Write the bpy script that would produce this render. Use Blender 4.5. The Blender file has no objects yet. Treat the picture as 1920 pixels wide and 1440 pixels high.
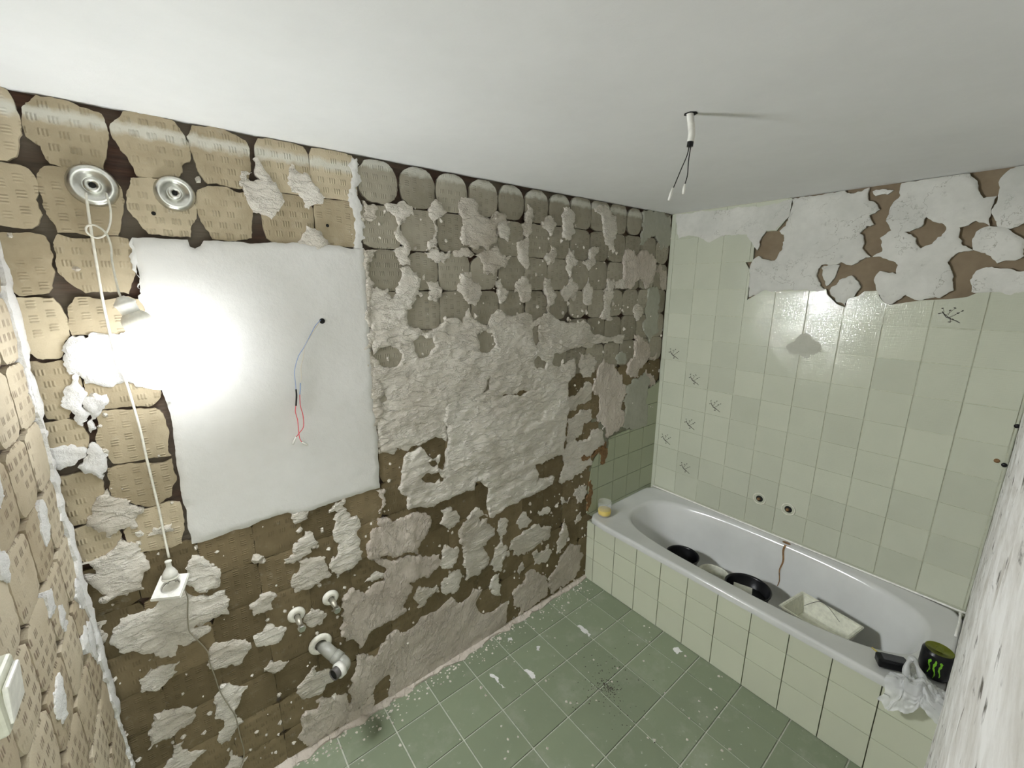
import bpy, bmesh, math, random
import numpy as np
from mathutils import Vector, Matrix, noise as mn
from mathutils.geometry import delaunay_2d_cdt
R = random.Random(7)
C = bpy.context.scene.collection
SC = bpy.context.scene
# ---------------------------------------------------------------- camera, light, exposure
S = 0.44                      # metres per survey unit (a 15 cm wall tile pitch is 0.348 units)
H = 4.22 * S                  # lens height above the floor
FPX = 788.0
PITCH = math.atan(184 / 788.0); YAW = math.radians(51.15)
FW = Vector((math.cos(YAW)*math.cos(PITCH), math.sin(YAW)*math.cos(PITCH), -math.sin(PITCH)))
RT = Vector((math.sin(YAW), -math.cos(YAW), 0)); UP = RT.cross(FW)
cam = bpy.data.cameras.new('camera'); cam.sensor_width = 36; cam.lens = FPX/1920*36; cam.clip_start = 0.005
co = bpy.data.objects.new('camera', cam); C.objects.link(co); SC.camera = co
M = Matrix.Identity(4)
for i in range(3):
    M[i][0] = RT[i]; M[i][1] = UP[i]; M[i][2] = -FW[i]
M[0][3] = 0; M[1][3] = 0; M[2][3] = H
co.matrix_world = M
DY, LX, WX, FY = 3.56, 5.84, -0.69, -0.062      # planes in units: back, right (tiled), left, front
LAMP = Vector((-0.075*S, (DY-0.36)*S, H - 0.40*S)); LAMP_R = 0.20*S
w = bpy.data.worlds.new('world'); SC.world = w; w.use_nodes = True
w.node_tree.nodes['Background'].inputs[0].default_value = (0.95, 1.0, 0.93, 1)
w.node_tree.nodes['Background'].inputs[1].default_value = 2.0
pl = bpy.data.lights.new('bulb_light', 'POINT'); pl.shadow_soft_size = LAMP_R*1.02; pl.energy = 390.0
pl.color = (0.965, 1.0, 1.02)
pl.use_nodes = True
_nt = pl.node_tree; _em = [n for n in _nt.nodes if n.type == 'EMISSION'][0]
_fo = _nt.nodes.new('ShaderNodeLightFalloff'); _fo.inputs['Strength'].default_value = 1.0; _fo.inputs['Smooth'].default_value = 0.0
_mx = _nt.nodes.new('ShaderNodeMix'); _mx.inputs[0].default_value = 0.6      # a soft distance falloff, as the camera's exposure blending recorded it
_nt.links.new(_fo.outputs['Constant'], _mx.inputs[2]); _nt.links.new(_fo.outputs['Linear'], _mx.inputs[3]); _nt.links.new(_mx.outputs[0], _em.inputs['Strength'])
plo = bpy.data.objects.new('bulb_light', pl); plo.location = LAMP; C.objects.link(plo)
SC.view_settings.view_transform = 'Standard'; SC.view_settings.look = 'None'
SC.view_settings.gamma = 1; SC.view_settings.use_curve_mapping = False
SC.view_settings.exposure = 0.92
SC.cycles.max_bounces = 16; SC.cycles.diffuse_bounces = 12

# ---------------------------------------------------------------- surveying helpers
def ray(px, py): return FW + RT*((px-960)/FPX) - UP*((py-720)/FPX)
def hit(px, py, ax, val):             # photo pixel -> point (units) on the real plane axis=val
    r = ray(px, py); return r*(val/r[ax])
def P(x, y, z): return Vector((x*S, y*S, z*S + H))
def zf(m): return (m - H)/S          # metres above floor -> units

# ---------------------------------------------------------------- materials
def mat(name): 
    m = bpy.data.materials.new(name); m.use_nodes = True; nt = m.node_tree
    b = nt.nodes['Principled BSDF']; return m, nt, b
class NG:
    def __init__(s, nt): s.nt = nt
    def n(s, t, **k):
        o = s.nt.nodes.new(t)
        for a, v in k.items(): setattr(o, a, v)
        return o
    def l(s, a, b): s.nt.links.new(a, b)
    def m(s, op, a, b=None, c=None, clamp=False):
        o = s.n('ShaderNodeMath', operation=op); o.use_clamp = clamp
        for i, v in enumerate((a, b, c)):
            if v is None: continue
            if isinstance(v, (int, float)): o.inputs[i].default_value = v
            else: s.l(v, o.inputs[i])
        return o.outputs[0]
    def ramp(s, f, stops):
        o = s.n('ShaderNodeValToRGB'); e = o.color_ramp.elements
        while len(e) < len(stops): e.new(0.5)
        for i, (p, c) in enumerate(stops):
            e[i].position = p; e[i].color = (*c, 1) if len(c) == 3 else c
        s.l(f, o.inputs[0]); return o.outputs[0]
    def noise(s, vec, sc, det=4, rough=.55, scale3=None):
        o = s.n('ShaderNodeTexNoise'); o.inputs['Scale'].default_value = sc; o.inputs['Detail'].default_value = det; o.inputs['Roughness'].default_value = rough
        if scale3:
            mp = s.n('ShaderNodeMapping'); mp.inputs['Scale'].default_value = scale3; s.l(vec, mp.inputs[0]); vec = mp.outputs[0]
        s.l(vec, o.inputs['Vector']); return o.outputs['Fac']
    def mix(s, f, a, b, blend='MIX'):
        o = s.n('ShaderNodeMix', data_type='RGBA', blend_type=blend)
        for i, v in ((0, f), (6, a), (7, b)):
            if isinstance(v, (int, float)): o.inputs[i].default_value = v
            elif isinstance(v, tuple): o.inputs[i].default_value = (*v, 1)
            else: s.l(v, o.inputs[i])
        return o.outputs[2]
    def bump(s, h, st, dist, nrm=None):
        o = s.n('ShaderNodeBump'); o.inputs['Strength'].default_value = st; o.inputs['Distance'].default_value = dist
        s.l(h, o.inputs['Height'])
        if nrm: s.l(nrm, o.inputs['Normal'])
        return o.outputs[0]
    def pos(s): return s.n('ShaderNodeNewGeometry').outputs['Position']

def plain(name, col, rough=.5, metal=0, spec=None, nscale=60, var=.12, bump=0.0, bs=200):
    m, nt, b = mat(name); g = NG(nt); p = g.n('ShaderNodeTexCoord').outputs['Object']
    n = g.noise(p, nscale); c2 = tuple(max(0, x*(1-var)) for x in col); c1 = tuple(min(1, x*(1+var)) for x in col)
    g.l(g.ramp(n, [(.3, c2), (.7, c1)]), b.inputs['Base Color'])
    b.inputs['Roughness'].default_value = rough; b.inputs['Metallic'].default_value = metal
    if spec is not None: b.inputs['Specular IOR Level'].default_value = spec
    if bump: g.l(g.bump(g.noise(p, bs, 3), 1, bump), b.inputs['Normal'])
    return m

def pad_mat(name, lo, hi, mark=0.0, markcol=(.2, .13, .1), depth=.0022, band=False):
    m, nt, b = mat(name); g = NG(nt)
    p = g.pos(); uv = g.n('ShaderNodeUVMap').outputs[0]
    sx = g.n('ShaderNodeSeparateXYZ'); g.l(uv, sx.inputs[0]); U, V = sx.outputs[0], sx.outputs[1]
    rn = g.n('ShaderNodeObjectInfo').outputs['Random']
    n1 = g.noise(p, 14, 5, .6); n2 = g.noise(p, 260, 2)
    f = g.m('ADD', g.m('MULTIPLY', n1, .6), g.m('MULTIPLY', rn, .45))
    col = g.ramp(f, [(.25, lo), (.8, hi)])
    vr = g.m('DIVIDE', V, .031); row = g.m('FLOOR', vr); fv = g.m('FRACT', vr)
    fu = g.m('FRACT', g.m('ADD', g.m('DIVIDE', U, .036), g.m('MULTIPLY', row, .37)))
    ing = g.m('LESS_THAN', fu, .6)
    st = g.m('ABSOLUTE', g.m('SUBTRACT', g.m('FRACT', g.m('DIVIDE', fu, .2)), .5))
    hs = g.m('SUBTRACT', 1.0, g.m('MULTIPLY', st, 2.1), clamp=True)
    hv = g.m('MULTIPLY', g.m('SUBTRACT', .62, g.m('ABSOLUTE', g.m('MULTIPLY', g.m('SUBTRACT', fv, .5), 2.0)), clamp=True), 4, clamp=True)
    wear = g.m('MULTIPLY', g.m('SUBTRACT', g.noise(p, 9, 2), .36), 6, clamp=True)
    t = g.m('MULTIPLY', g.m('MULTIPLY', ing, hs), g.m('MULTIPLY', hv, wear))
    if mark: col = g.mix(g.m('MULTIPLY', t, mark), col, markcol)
    if band:      # paint lapped down from the ceiling onto the top row
        sp = g.n('ShaderNodeSeparateXYZ'); g.l(p, sp.inputs[0])
        zz = g.m('ADD', sp.outputs[2], g.m('MULTIPLY', g.m('SUBTRACT', g.noise(p, 30, 4), .5), .035))
        zz = g.m('ADD', zz, g.m('MULTIPLY', g.m('ADD', sp.outputs[0], 0), .012))
        d = g.m('ABSOLUTE', g.m('SUBTRACT', zz, H+band*S))
        bf = g.m('MULTIPLY', g.m('SUBTRACT', .021, d, clamp=True), 70, clamp=True)
        col = g.mix(g.m('MULTIPLY', bf, .75), col, (.66, .66, .60))
    dust = g.m('MULTIPLY', g.m('SUBTRACT', g.noise(p, 22, 6, .7), .60), 4, clamp=True)
    col = g.mix(g.m('MULTIPLY', dust, .35), col, (.6, .57, .5))
    g.l(col, b.inputs['Base Color']); b.inputs['Roughness'].default_value = .85; b.inputs['Specular IOR Level'].default_value = .25
    h = g.m('ADD', t, g.m('ADD', g.m('MULTIPLY', n2, .25), g.m('MULTIPLY', n1, .8)))
    g.l(g.bump(h, 1, depth), b.inputs['Normal'])
    return m

def plaster_mat(name, lo, hi, ang=0.0, bump=.004, str_=(1, 1, 1), rough=.75, scale=1.0, ridge=0.0):
    m, nt, b = mat(name); g = NG(nt); p = g.pos()
    rn = g.n('ShaderNodeObjectInfo').outputs['Random']
    n0 = g.noise(p, 5*scale, 3); n1 = g.noise(p, 42*scale, 6, .62, str_); n2 = g.noise(p, 330, 2)
    f = g.m('ADD', g.m('MULTIPLY', n0, .7), g.m('ADD', g.m('MULTIPLY', n1, .25), g.m('MULTIPLY', rn, .2)))
    col = g.ramp(f, [(.35, lo), (.78, hi)])
    g.l(col, b.inputs['Base Color']); b.inputs['Roughness'].default_value = rough; b.inputs['Specular IOR Level'].default_value = .3
    nr = g.noise(p, 9*scale, 5, .6, str_); rdg = g.m('POWER', g.m('SUBTRACT', 1.0, g.m('ABSOLUTE', g.m('SUBTRACT', g.m('MULTIPLY', nr, 2.0), 1.0)), clamp=True), 14)
    h = g.m('ADD', g.m('ADD', n1, g.m('MULTIPLY', rdg, ridge)), g.m('MULTIPLY', n2, .08))
    g.l(g.bump(h, 1, bump), b.inputs['Normal'])
    return m

def tile_mat(name, col, rough, weave=.0004, var=.07, dirt=0.0, dirtcol=(.5, .5, .45)):
    m, nt, b = mat(name); g = NG(nt); p = g.pos()
    uv = g.n('ShaderNodeUVMap').outputs[0]; rn = g.n('ShaderNodeObjectInfo').outputs['Random']
    n1 = g.noise(p, 8, 4); f = g.m('ADD', g.m('MULTIPLY', rn, .5), g.m('MULTIPLY', n1, .5))
    c = g.ramp(f, [(.2, tuple(x*(1-var) for x in col)), (.8, tuple(min(1, x*(1+var)) for x in col))])
    if dirt:
        d = g.m('MULTIPLY', g.m('SUBTRACT', g.noise(p, 6, 8, .68), .53), 5, clamp=True)
        c = g.mix(g.m('MULTIPLY', d, dirt), c, dirtcol)
        d2 = g.m('MULTIPLY', g.m('SUBTRACT', g.noise(p, 38, 4, .6), .67), 14, clamp=True)
        c = g.mix(g.m('MULTIPLY', d2, .75), c, (.62, .62, .56))
    g.l(c, b.inputs['Base Color'])
    r = g.m('ADD', g.m('MULTIPLY', g.noise(p, 20, 4), .22), rough-.1)
    g.l(r, b.inputs['Roughness'])
    if weave:
        wa = g.noise(uv, 1.0, 2, .5, (260, 24, 1)); wb = g.noise(uv, 1.0, 2, .5, (24, 260, 1))
        h = g.m('ADD', wa, wb)
        g.l(g.bump(h, 1, weave), b.inputs['Normal'])
    else:
        g.l(g.bump(g.noise(p, 60, 5), 1, .0008), b.inputs['Normal'])
    return m

PAD = pad_mat('clay_pad', (.34, .28, .185), (.58, .50, .36), band=.90, depth=.0022)
PADG = pad_mat('grey_pad', (.26, .235, .18), (.40, .37, .30), depth=.0018, band=.975)
PADB = pad_mat('brown_pad', (.115, .088, .046), (.235, .182, .105), depth=.0018)
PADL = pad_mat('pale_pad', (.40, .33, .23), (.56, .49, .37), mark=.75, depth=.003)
PLA = plaster_mat('plaster', (.52, .47, .395), (.80, .76, .69), str_=(1, 1, 2.2), bump=.009, ridge=.5)
PLP = plaster_mat('pink_plaster', (.46, .40, .34), (.70, .63, .56), str_=(1.6, 1, 1), bump=.010, ridge=.5)
PLS = plaster_mat('smooth_plaster', (.62, .61, .58), (.74, .735, .72), str_=(1, 1, 1), bump=.0026, scale=.6)
PLG = plaster_mat('grey_plaster', (.34, .34, .28), (.45, .45, .38), bump=.0015)
PLW = plaster_mat('white_plaster', (.44, .44, .40), (.64, .63, .58), bump=.0022, scale=.8)
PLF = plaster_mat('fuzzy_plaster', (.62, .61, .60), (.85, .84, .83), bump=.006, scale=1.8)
TILE = tile_mat('cream_tile', (.455, .47, .375), .095, weave=.0006)
TILEP = tile_mat('panel_tile', (.52, .535, .415), .42, weave=.00015, var=.04)
TILEG = tile_mat('green_tile', (.36, .39, .27), .4, weave=.0001, var=.03)
FLOORM = tile_mat('floor_tile', (.20, .235, .155), .50, weave=0, var=.10, dirt=.42, dirtcol=(.36, .37, .31))
GROUT = plain('grout', (.22, .22, .16), .9)
GROUTF = plain('floor_grout', (.50, .51, .43), .9)
GROUTL = plain('wall_grout', (.42, .43, .33), .9)
CEIL = plaster_mat('ceiling_paint', (.66, .66, .65), (.74, .74, .73), bump=.0012, scale=.5)
def wood():
    m, nt, b = mat('old_boards'); g = NG(nt); p = g.pos()
    n = g.noise(p, 1, 5, .6, (4, 1, 70)); n2 = g.noise(p, 3.2, 3)
    c = g.ramp(n, [(.3, (.022, .011, .007)), (.7, (.075, .035, .02))])
    c = g.mix(g.m('MULTIPLY', g.m('SUBTRACT', n2, .45), 7, clamp=True), c, (.12, .10, .075))
    g.l(c, b.inputs['Base Color']); b.inputs['Roughness'].default_value = .9
    g.l(g.bump(n, 1, .004), b.inputs['Normal']); return m
def crack(m, amt=.7):
    nt = m.node_tree; g = NG(nt); b = nt.nodes['Principled BSDF']; p = g.pos()
    src = b.inputs['Base Color'].links[0].from_socket
    n = g.noise(p, 7, 5, .6); ln = g.m('SUBTRACT', 1.0, g.m('MULTIPLY', g.m('ABSOLUTE', g.m('SUBTRACT', n, .5)), 160), clamp=True)
    mk = g.m('MULTIPLY', g.m('SUBTRACT', g.noise(p, 5.3, 2), .47), 8, clamp=True)
    sp = g.m('MULTIPLY', g.m('SUBTRACT', g.noise(p, 24, 5, .7), .62), 9, clamp=True)
    f = g.m('MULTIPLY', g.m('ADD', g.m('MULTIPLY', ln, mk), g.m('MULTIPLY', sp, .55), clamp=True), amt)
    g.l(g.mix(f, src, (.16, .145, .11)), b.inputs['Base Color'])
crack(PLW)
WOOD = wood()
MORT = plaster_mat('brown_mortar', (.13, .095, .055), (.22, .17, .11), bump=.002)
WHITE = plain('white_plastic', (.80, .79, .74), .35)
CREAM = plain('cream_plastic', (.62, .62, .52), .4)
CORD = plain('cream_cord', (.78, .76, .68), .45)
ENAM = plain('enamel', (.56, .565, .545), .18, nscale=6, var=.05)
STEEL = plain('steel', (.62, .62, .58), .28, 1.0)
BLACK = plain('black_plastic', (.006, .006, .007), .28, spec=.3)
DARK = plain('dark_hole', (.006, .006, .005), .9)
DGREY = plain('dark_grey', (.05, .05, .055), .55)
GPIPE = plain('grey_pipe', (.36, .36, .32), .4)
RED = plain('red_wire', (.75, .05, .08), .4); BLUE = plain('blue_wire', (.28, .38, .62), .4); PALEW = plain('pale_wire', (.66, .60, .50), .5)
GREEN = plain('green_print', (.16, .42, .02), .3); OLIVE = plain('olive_metal', (.20, .22, .04), .3, .9)
PAPER = plain('paper', (.52, .52, .46), .8)
TWIG = plain('twig_print', (.035, .03, .022), .5)
RUST = plain('rust', (.20, .11, .045), .8, nscale=80, var=.4)
COPPER = plain('oxidised_brass', (.42, .40, .33), .45, .6)
def glass(name, col, rough=0.02, tr=1.0):
    m, nt, b = mat(name); b.inputs['Base Color'].default_value = (*col, 1); b.inputs['Transmission Weight'].default_value = tr
    b.inputs['Roughness'].default_value = rough; b.inputs['IOR'].default_value = 1.45; return m
GLASS = glass('clear_glass', (.9, .92, .9), .04, 0.0); GLASS.node_tree.nodes['Principled BSDF'].inputs['Alpha'].default_value = .18
YEL = glass('yellow_liquid', (.62, .44, .0), .15, .0)
BAGM, _nt2, _b2 = mat('white_bag'); _b2.inputs['Base Color'].default_value = (.62, .63, .62, 1); _b2.inputs['Roughness'].default_value = .4
_b2.inputs['Transmission Weight'].default_value = .25; _b2.inputs['Alpha'].default_value = .85
GLOW, _nt3, _b3 = mat('lit_bulb'); _b3.inputs['Base Color'].default_value = (1, 1, 1, 1); _b3.inputs['Emission Color'].default_value = (.95, .98, 1, 1); _b3.inputs['Emission Strength'].default_value = 6.0

# ---------------------------------------------------------------- mesh helpers
def link(name, me, m, parent=None, loc=None):
    o = bpy.data.objects.new(name, me); C.objects.link(o)
    if m is not None and not me.materials: me.materials.append(m)
    if parent is not None: o.parent = parent
    if loc is not None: o.location = loc
    return o
def tag(o, label=None, cat=None, group=None, kind=None):
    for k, v in (('label', label), ('category', cat), ('group', group), ('kind', kind)):
        if v: o[k] = v
    return o
def thing(name, label, cat, loc, group=None):
    o = bpy.data.objects.new(name, None); C.objects.link(o); o.location = loc; o.empty_display_size = .05
    bpy.context.view_layer.update()
    return tag(o, label, cat, group)
def bmobj(name, bm, m, parent=None, smooth=True, loc=None):
    bmesh.ops.recalc_face_normals(bm, faces=bm.faces)
    me = bpy.data.meshes.new(name); bm.to_mesh(me); bm.free()
    if smooth: me.shade_smooth()
    return link(name, me, m, parent, loc)
def box(bm, c, s, rot=None, bev=0):
    r = bmesh.ops.create_cube(bm, size=1); vs = r['verts']
    bmesh.ops.scale(bm, vec=s, verts=vs)
    if bev:
        es = list({e for v in vs for e in v.link_edges})
        rr = bmesh.ops.bevel(bm, geom=es, offset=bev, segments=2, affect='EDGES', profile=.5); 
        vs = list({v for f in rr['faces'] for v in f.verts} | {v for v in vs if v.is_valid})
    if rot is not None: bmesh.ops.rotate(bm, cent=(0, 0, 0), matrix=rot, verts=vs)
    bmesh.ops.translate(bm, vec=c, verts=vs)
def tube(bm, pts, r, seg=10, cap=True):
    pts = [Vector(p) for p in pts]; rs = r if isinstance(r, (list, tuple)) else [r]*len(pts)
    rings = []; prev = None
    for i, p in enumerate(pts):
        t = (pts[min(i+1, len(pts)-1)] - pts[max(i-1, 0)]).normalized()
        if prev is None: a = t.orthogonal().normalized()
        else: a = (prev - t*prev.dot(t)).normalized()
        prev = a; b = t.cross(a)
        rings.append([bm.verts.new(p + (a*math.cos(q)+b*math.sin(q))*rs[i]) for q in [2*math.pi*k/seg for k in range(seg)]])
    for A, B in zip(rings, rings[1:]):
        for k in range(seg): bm.faces.new((A[k], A[(k+1) % seg], B[(k+1) % seg], B[k]))
    if cap: bm.faces.new(rings[0][::-1]); bm.faces.new(rings[-1])
def spline(pts, n=8):
    pts = [Vector(p) for p in pts]; o = []
    for i in range(len(pts)-1):
        p0, p1, p2, p3 = pts[max(i-1, 0)], pts[i], pts[i+1], pts[min(i+2, len(pts)-1)]
        for k in range(n):
            t = k/n; o.append(.5*((2*p1)+(p2-p0)*t+(2*p0-5*p1+4*p2-p3)*t*t+(3*p1-p0-3*p2+p3)*t**3))
    o.append(pts[-1]); return o
def lathe(bm, prof, mtx, seg=24):     # prof (r, h) along local z
    rings = []
    for r, h in prof:
        rings.append([bm.verts.new(mtx @ Vector((r*math.cos(2*math.pi*k/seg), r*math.sin(2*math.pi*k/seg), h))) for k in range(seg)] if r > 1e-5 else [bm.verts.new(mtx @ Vector((0, 0, h)))])
    for A, B in zip(rings, rings[1:]):
        for k in range(seg):
            a, a2, b, b2 = A[k % len(A)], A[(k+1) % len(A)], B[k % len(B)], B[(k+1) % len(B)]
            vs = []
            for v in (a, a2, b2, b):
                if v not in vs: vs.append(v)
            if len(vs) > 2: bm.faces.new(vs)
def frame(o, zdir, xdir=(1, 0, 0)):
    z = Vector(zdir).normalized(); x = Vector(xdir); x = (x - z*x.dot(z)).normalized(); y = z.cross(x)
    m = Matrix.Identity(4)
    for i in range(3): m[i][0] = x[i]; m[i][1] = y[i]; m[i][2] = z[i]; m[i][3] = o[i]
    return m
def grow(name, segs, m, parent, radii, loc=None): pass

# ---- sheets: irregular flat pieces with real thickness, cut by constrained triangulation
def inside(px, py, poly):
    r = np.zeros(px.shape, bool); n = len(poly); j = n-1
    for i in range(n):
        xi, yi = poly[i]; xj, yj = poly[j]
        c = ((yi > py) != (yj > py)) & (px < (xj-xi)*(py-yi)/((yj-yi) or 1e-12)+xi)
        r ^= c; j = i
    return r
def edge_dist(px, py, polys):
    d = np.full(px.shape, 1e9)
    for poly in polys:
        A = np.array(poly); B = np.roll(A, -1, 0)
        for (ax, ay), (bx, by) in zip(A, B):
            vx, vy = bx-ax, by-ay; L = vx*vx+vy*vy+1e-12
            t = np.clip(((px-ax)*vx+(py-ay)*vy)/L, 0, 1)
            d = np.minimum(d, np.hypot(px-ax-t*vx, py-ay-t*vy))
    return d
def jagged(poly, seg, amp, rnd):
    out = []
    n = len(poly)
    for i in range(n):
        a, b = poly[i], poly[(i+1) % n]
        def sub(a, b, d):
            L = math.hypot(b[0]-a[0], b[1]-a[1])
            if L < seg or d > 6: return [a]
            k = rnd.gauss(0, amp)*L if L < .25 else rnd.gauss(0, amp*.3)*L
            k = max(-.3*L, min(.3*L, k))
            mx = ((a[0]+b[0])/2 - (b[1]-a[1])/L*k, (a[1]+b[1])/2 + (b[0]-a[0])/L*k)
            return sub(a, mx, d+1)+sub(mx, b, d+1)
        out += sub(a, b, 0)
    return out
def sheet_mesh(name, outer, holes, place, hfun, spacing, flip=False, uvrot=0, base=0.0, smooth=True, org=(0, 0)):
    """outer/holes: 2D loops in units on a wall plane; place(a,b,h)->metres; hfun(a,b,dist)->height (units)"""
    outer = [tuple(p) for p in outer]
    xs = [p[0] for p in outer]; ys = [p[1] for p in outer]
    vs = []; es = []
    for loop in [outer]+holes:
        s0 = len(vs); vs += loop; es += [(s0+i, s0+(i+1) % len(loop)) for i in range(len(loop))]
    gx, gy = np.meshgrid(np.arange(min(xs), max(xs), spacing), np.arange(min(ys), max(ys), spacing))
    rs = np.random.RandomState(len(outer)*13+len(holes)); gx = gx.ravel()+rs.uniform(-.3, .3, gx.size)*spacing; gy = gy.ravel()+rs.uniform(-.3, .3, gy.size)*spacing
    k = inside(gx, gy, outer)
    for hl in holes: k &= ~inside(gx, gy, hl)
    gx, gy = gx[k], gy[k]
    if gx.size:
        d = edge_dist(gx, gy, [outer]+holes); k = d > spacing*.35; gx, gy = gx[k], gy[k]
    vs += list(zip(gx.tolist(), gy.tolist()))
    V, E, F, _, _, _ = delaunay_2d_cdt([Vector(v) for v in vs], es, [], 0, 1e-6)
    V = np.array([(v.x, v.y) for v in V]); F = np.array([f for f in F if len(f) == 3])
    cx = V[F].mean(1); k = inside(cx[:, 0], cx[:, 1], outer)
    for hl in holes: k &= ~inside(cx[:, 0], cx[:, 1], hl)
    F = F[k]; used = np.unique(F); rm = -np.ones(len(V), int); rm[used] = range(len(used)); V = V[used]; F = rm[F]
    d = edge_dist(V[:, 0], V[:, 1], [outer]+holes)
    top = [place(a, b, hfun(a, b, dd)) for (a, b), dd in zip(V, d)]
    cnt = {}
    for f in F:
        for i in range(3):
            e = (f[i], f[(i+1) % 3]); cnt[e] = 1
    bd = [e for e in cnt if (e[1], e[0]) not in cnt]
    low = {}; vv = list(top)
    for a, b in bd:
        for q in (a, b):
            if q not in low: low[q] = len(vv); vv.append(place(V[q][0], V[q][1], base)); vv.append(top[q])      # the rim is doubled so the broken edge stays crisp
    faces = [tuple(int(x) for x in f) for f in F]
    nt_ = len(faces)
    faces += [(low[b]+1, low[a]+1, low[a], low[b]) for a, b in bd]
    if flip: faces = [f[::-1] for f in faces]
    me = bpy.data.meshes.new(name); me.from_pydata([tuple(v) for v in vv], [], faces)
    uv = me.uv_layers.new(name='UVMap'); bk = {v: q for q, v in low.items()}; bk.update({v+1: q for q, v in low.items()})
    ca, sa = math.cos(uvrot), math.sin(uvrot)
    lv = np.empty(len(me.loops), np.int32); me.loops.foreach_get('vertex_index', lv)
    A = np.array([V[i] if i < len(V) else V[bk[i]] for i in range(len(vv))]) - np.array(org)
    UVv = np.stack([A[:, 0]*ca-A[:, 1]*sa, A[:, 0]*sa+A[:, 1]*ca], 1)*S
    uv.data.foreach_set('uv', UVv[lv].astype(np.float32).ravel())
    if smooth: me.polygons.foreach_set('use_smooth', [i < nt_ for i in range(len(faces))])
    me.update(); return me

def px_loop(pts, ax, val, off=(0, 0), k=1.0):
    o = []
    for x, y in pts:
        h = hit(off[0]+x/k, off[1]+y/k, ax, val)
        o.append((h[0], h[2]) if ax == 1 else ((h[1], h[2]) if ax == 0 else (h[0], h[1])))
    return o
place_back = lambda a, b, h: P(a, DY-h, b)
place_right = lambda a, b, h: P(LX-h, a, b)
place_left = lambda a, b, h: P(WX+h, a, b)
place_front = lambda a, b, h: P(a, FY+h, b)
place_floor = lambda a, b, h: P(a, b, -4.22+h)
def area(p): return .5*sum(p[i][0]*p[(i+1) % len(p)][1]-p[(i+1) % len(p)][0]*p[i][1] for i in range(len(p)))

# heights (units)
def h_pad(t):
    def f(a, b, d): 
        s = min(1, d/.012); return t*(.80+.20*(1-(1-s)**2)) + .004*mn.noise(Vector((a*3, b*3, t*50)))
    return f
def h_pla(t, amp=.008, sd=0, ax=1.0, ay=1.0, lip=.006):
    def f(a, b, d):
        v = Vector((a*ax, b*ay, sd))
        n = mn.noise(v*4)*.6+mn.noise(v*11)*.45+abs(mn.noise(v*22+Vector((3, 1, sd))))*.75
        rim = max(0, 1-abs(d-.010)/.012)
        s = min(1, d/.016)
        return max(.003, t*(.55+.45*s) + amp*n*(.35+.65*s) + lip*rim*(.4+mn.noise(v*17)))
    return f

# ================================================================= SETTING
Z0 = -4.22
def slab(name, c0, c1, m, kind='structure'):
    a, b = Vector(c0), Vector(c1); bm = bmesh.new(); box(bm, (a+b)/2, [abs(x) for x in (b-a)])
    o = bmobj(name, bm, m, smooth=False); return tag(o, kind=kind)
PT = .034                                     # pad thickness in units (15 mm)
BASE = PT + .012
wall_back = slab('wall_back', P(WX-.06, DY+PT+.006, Z0-.1), P(LX+.1, DY+.25, 1.02), WOOD)
wall_left = slab('wall_left', P(WX-.2, -1.2, Z0-.1), P(WX-.012-PT*.0, DY+.25, 1.02), WOOD)
wall_right = slab('wall_right', P(LX+.02, FY-.2, Z0-.1), P(LX+.2, DY+.2, 1.02), MORT)
floor = slab('floor', P(WX-.2, -2.0, Z0-.2), P(LX+.2, DY+.25, Z0-.012), GROUTF)
ceiling = slab('ceiling', P(WX-.2, -1.2, 1.0), P(LX+.2, DY+.25, 1.15), CEIL)
PF = DY                                       # pads' faces sit on this plane
def pb(a, b, h): return P(a, PF+PT-h, b)      # wall_back: h measured from pad backs
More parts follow.
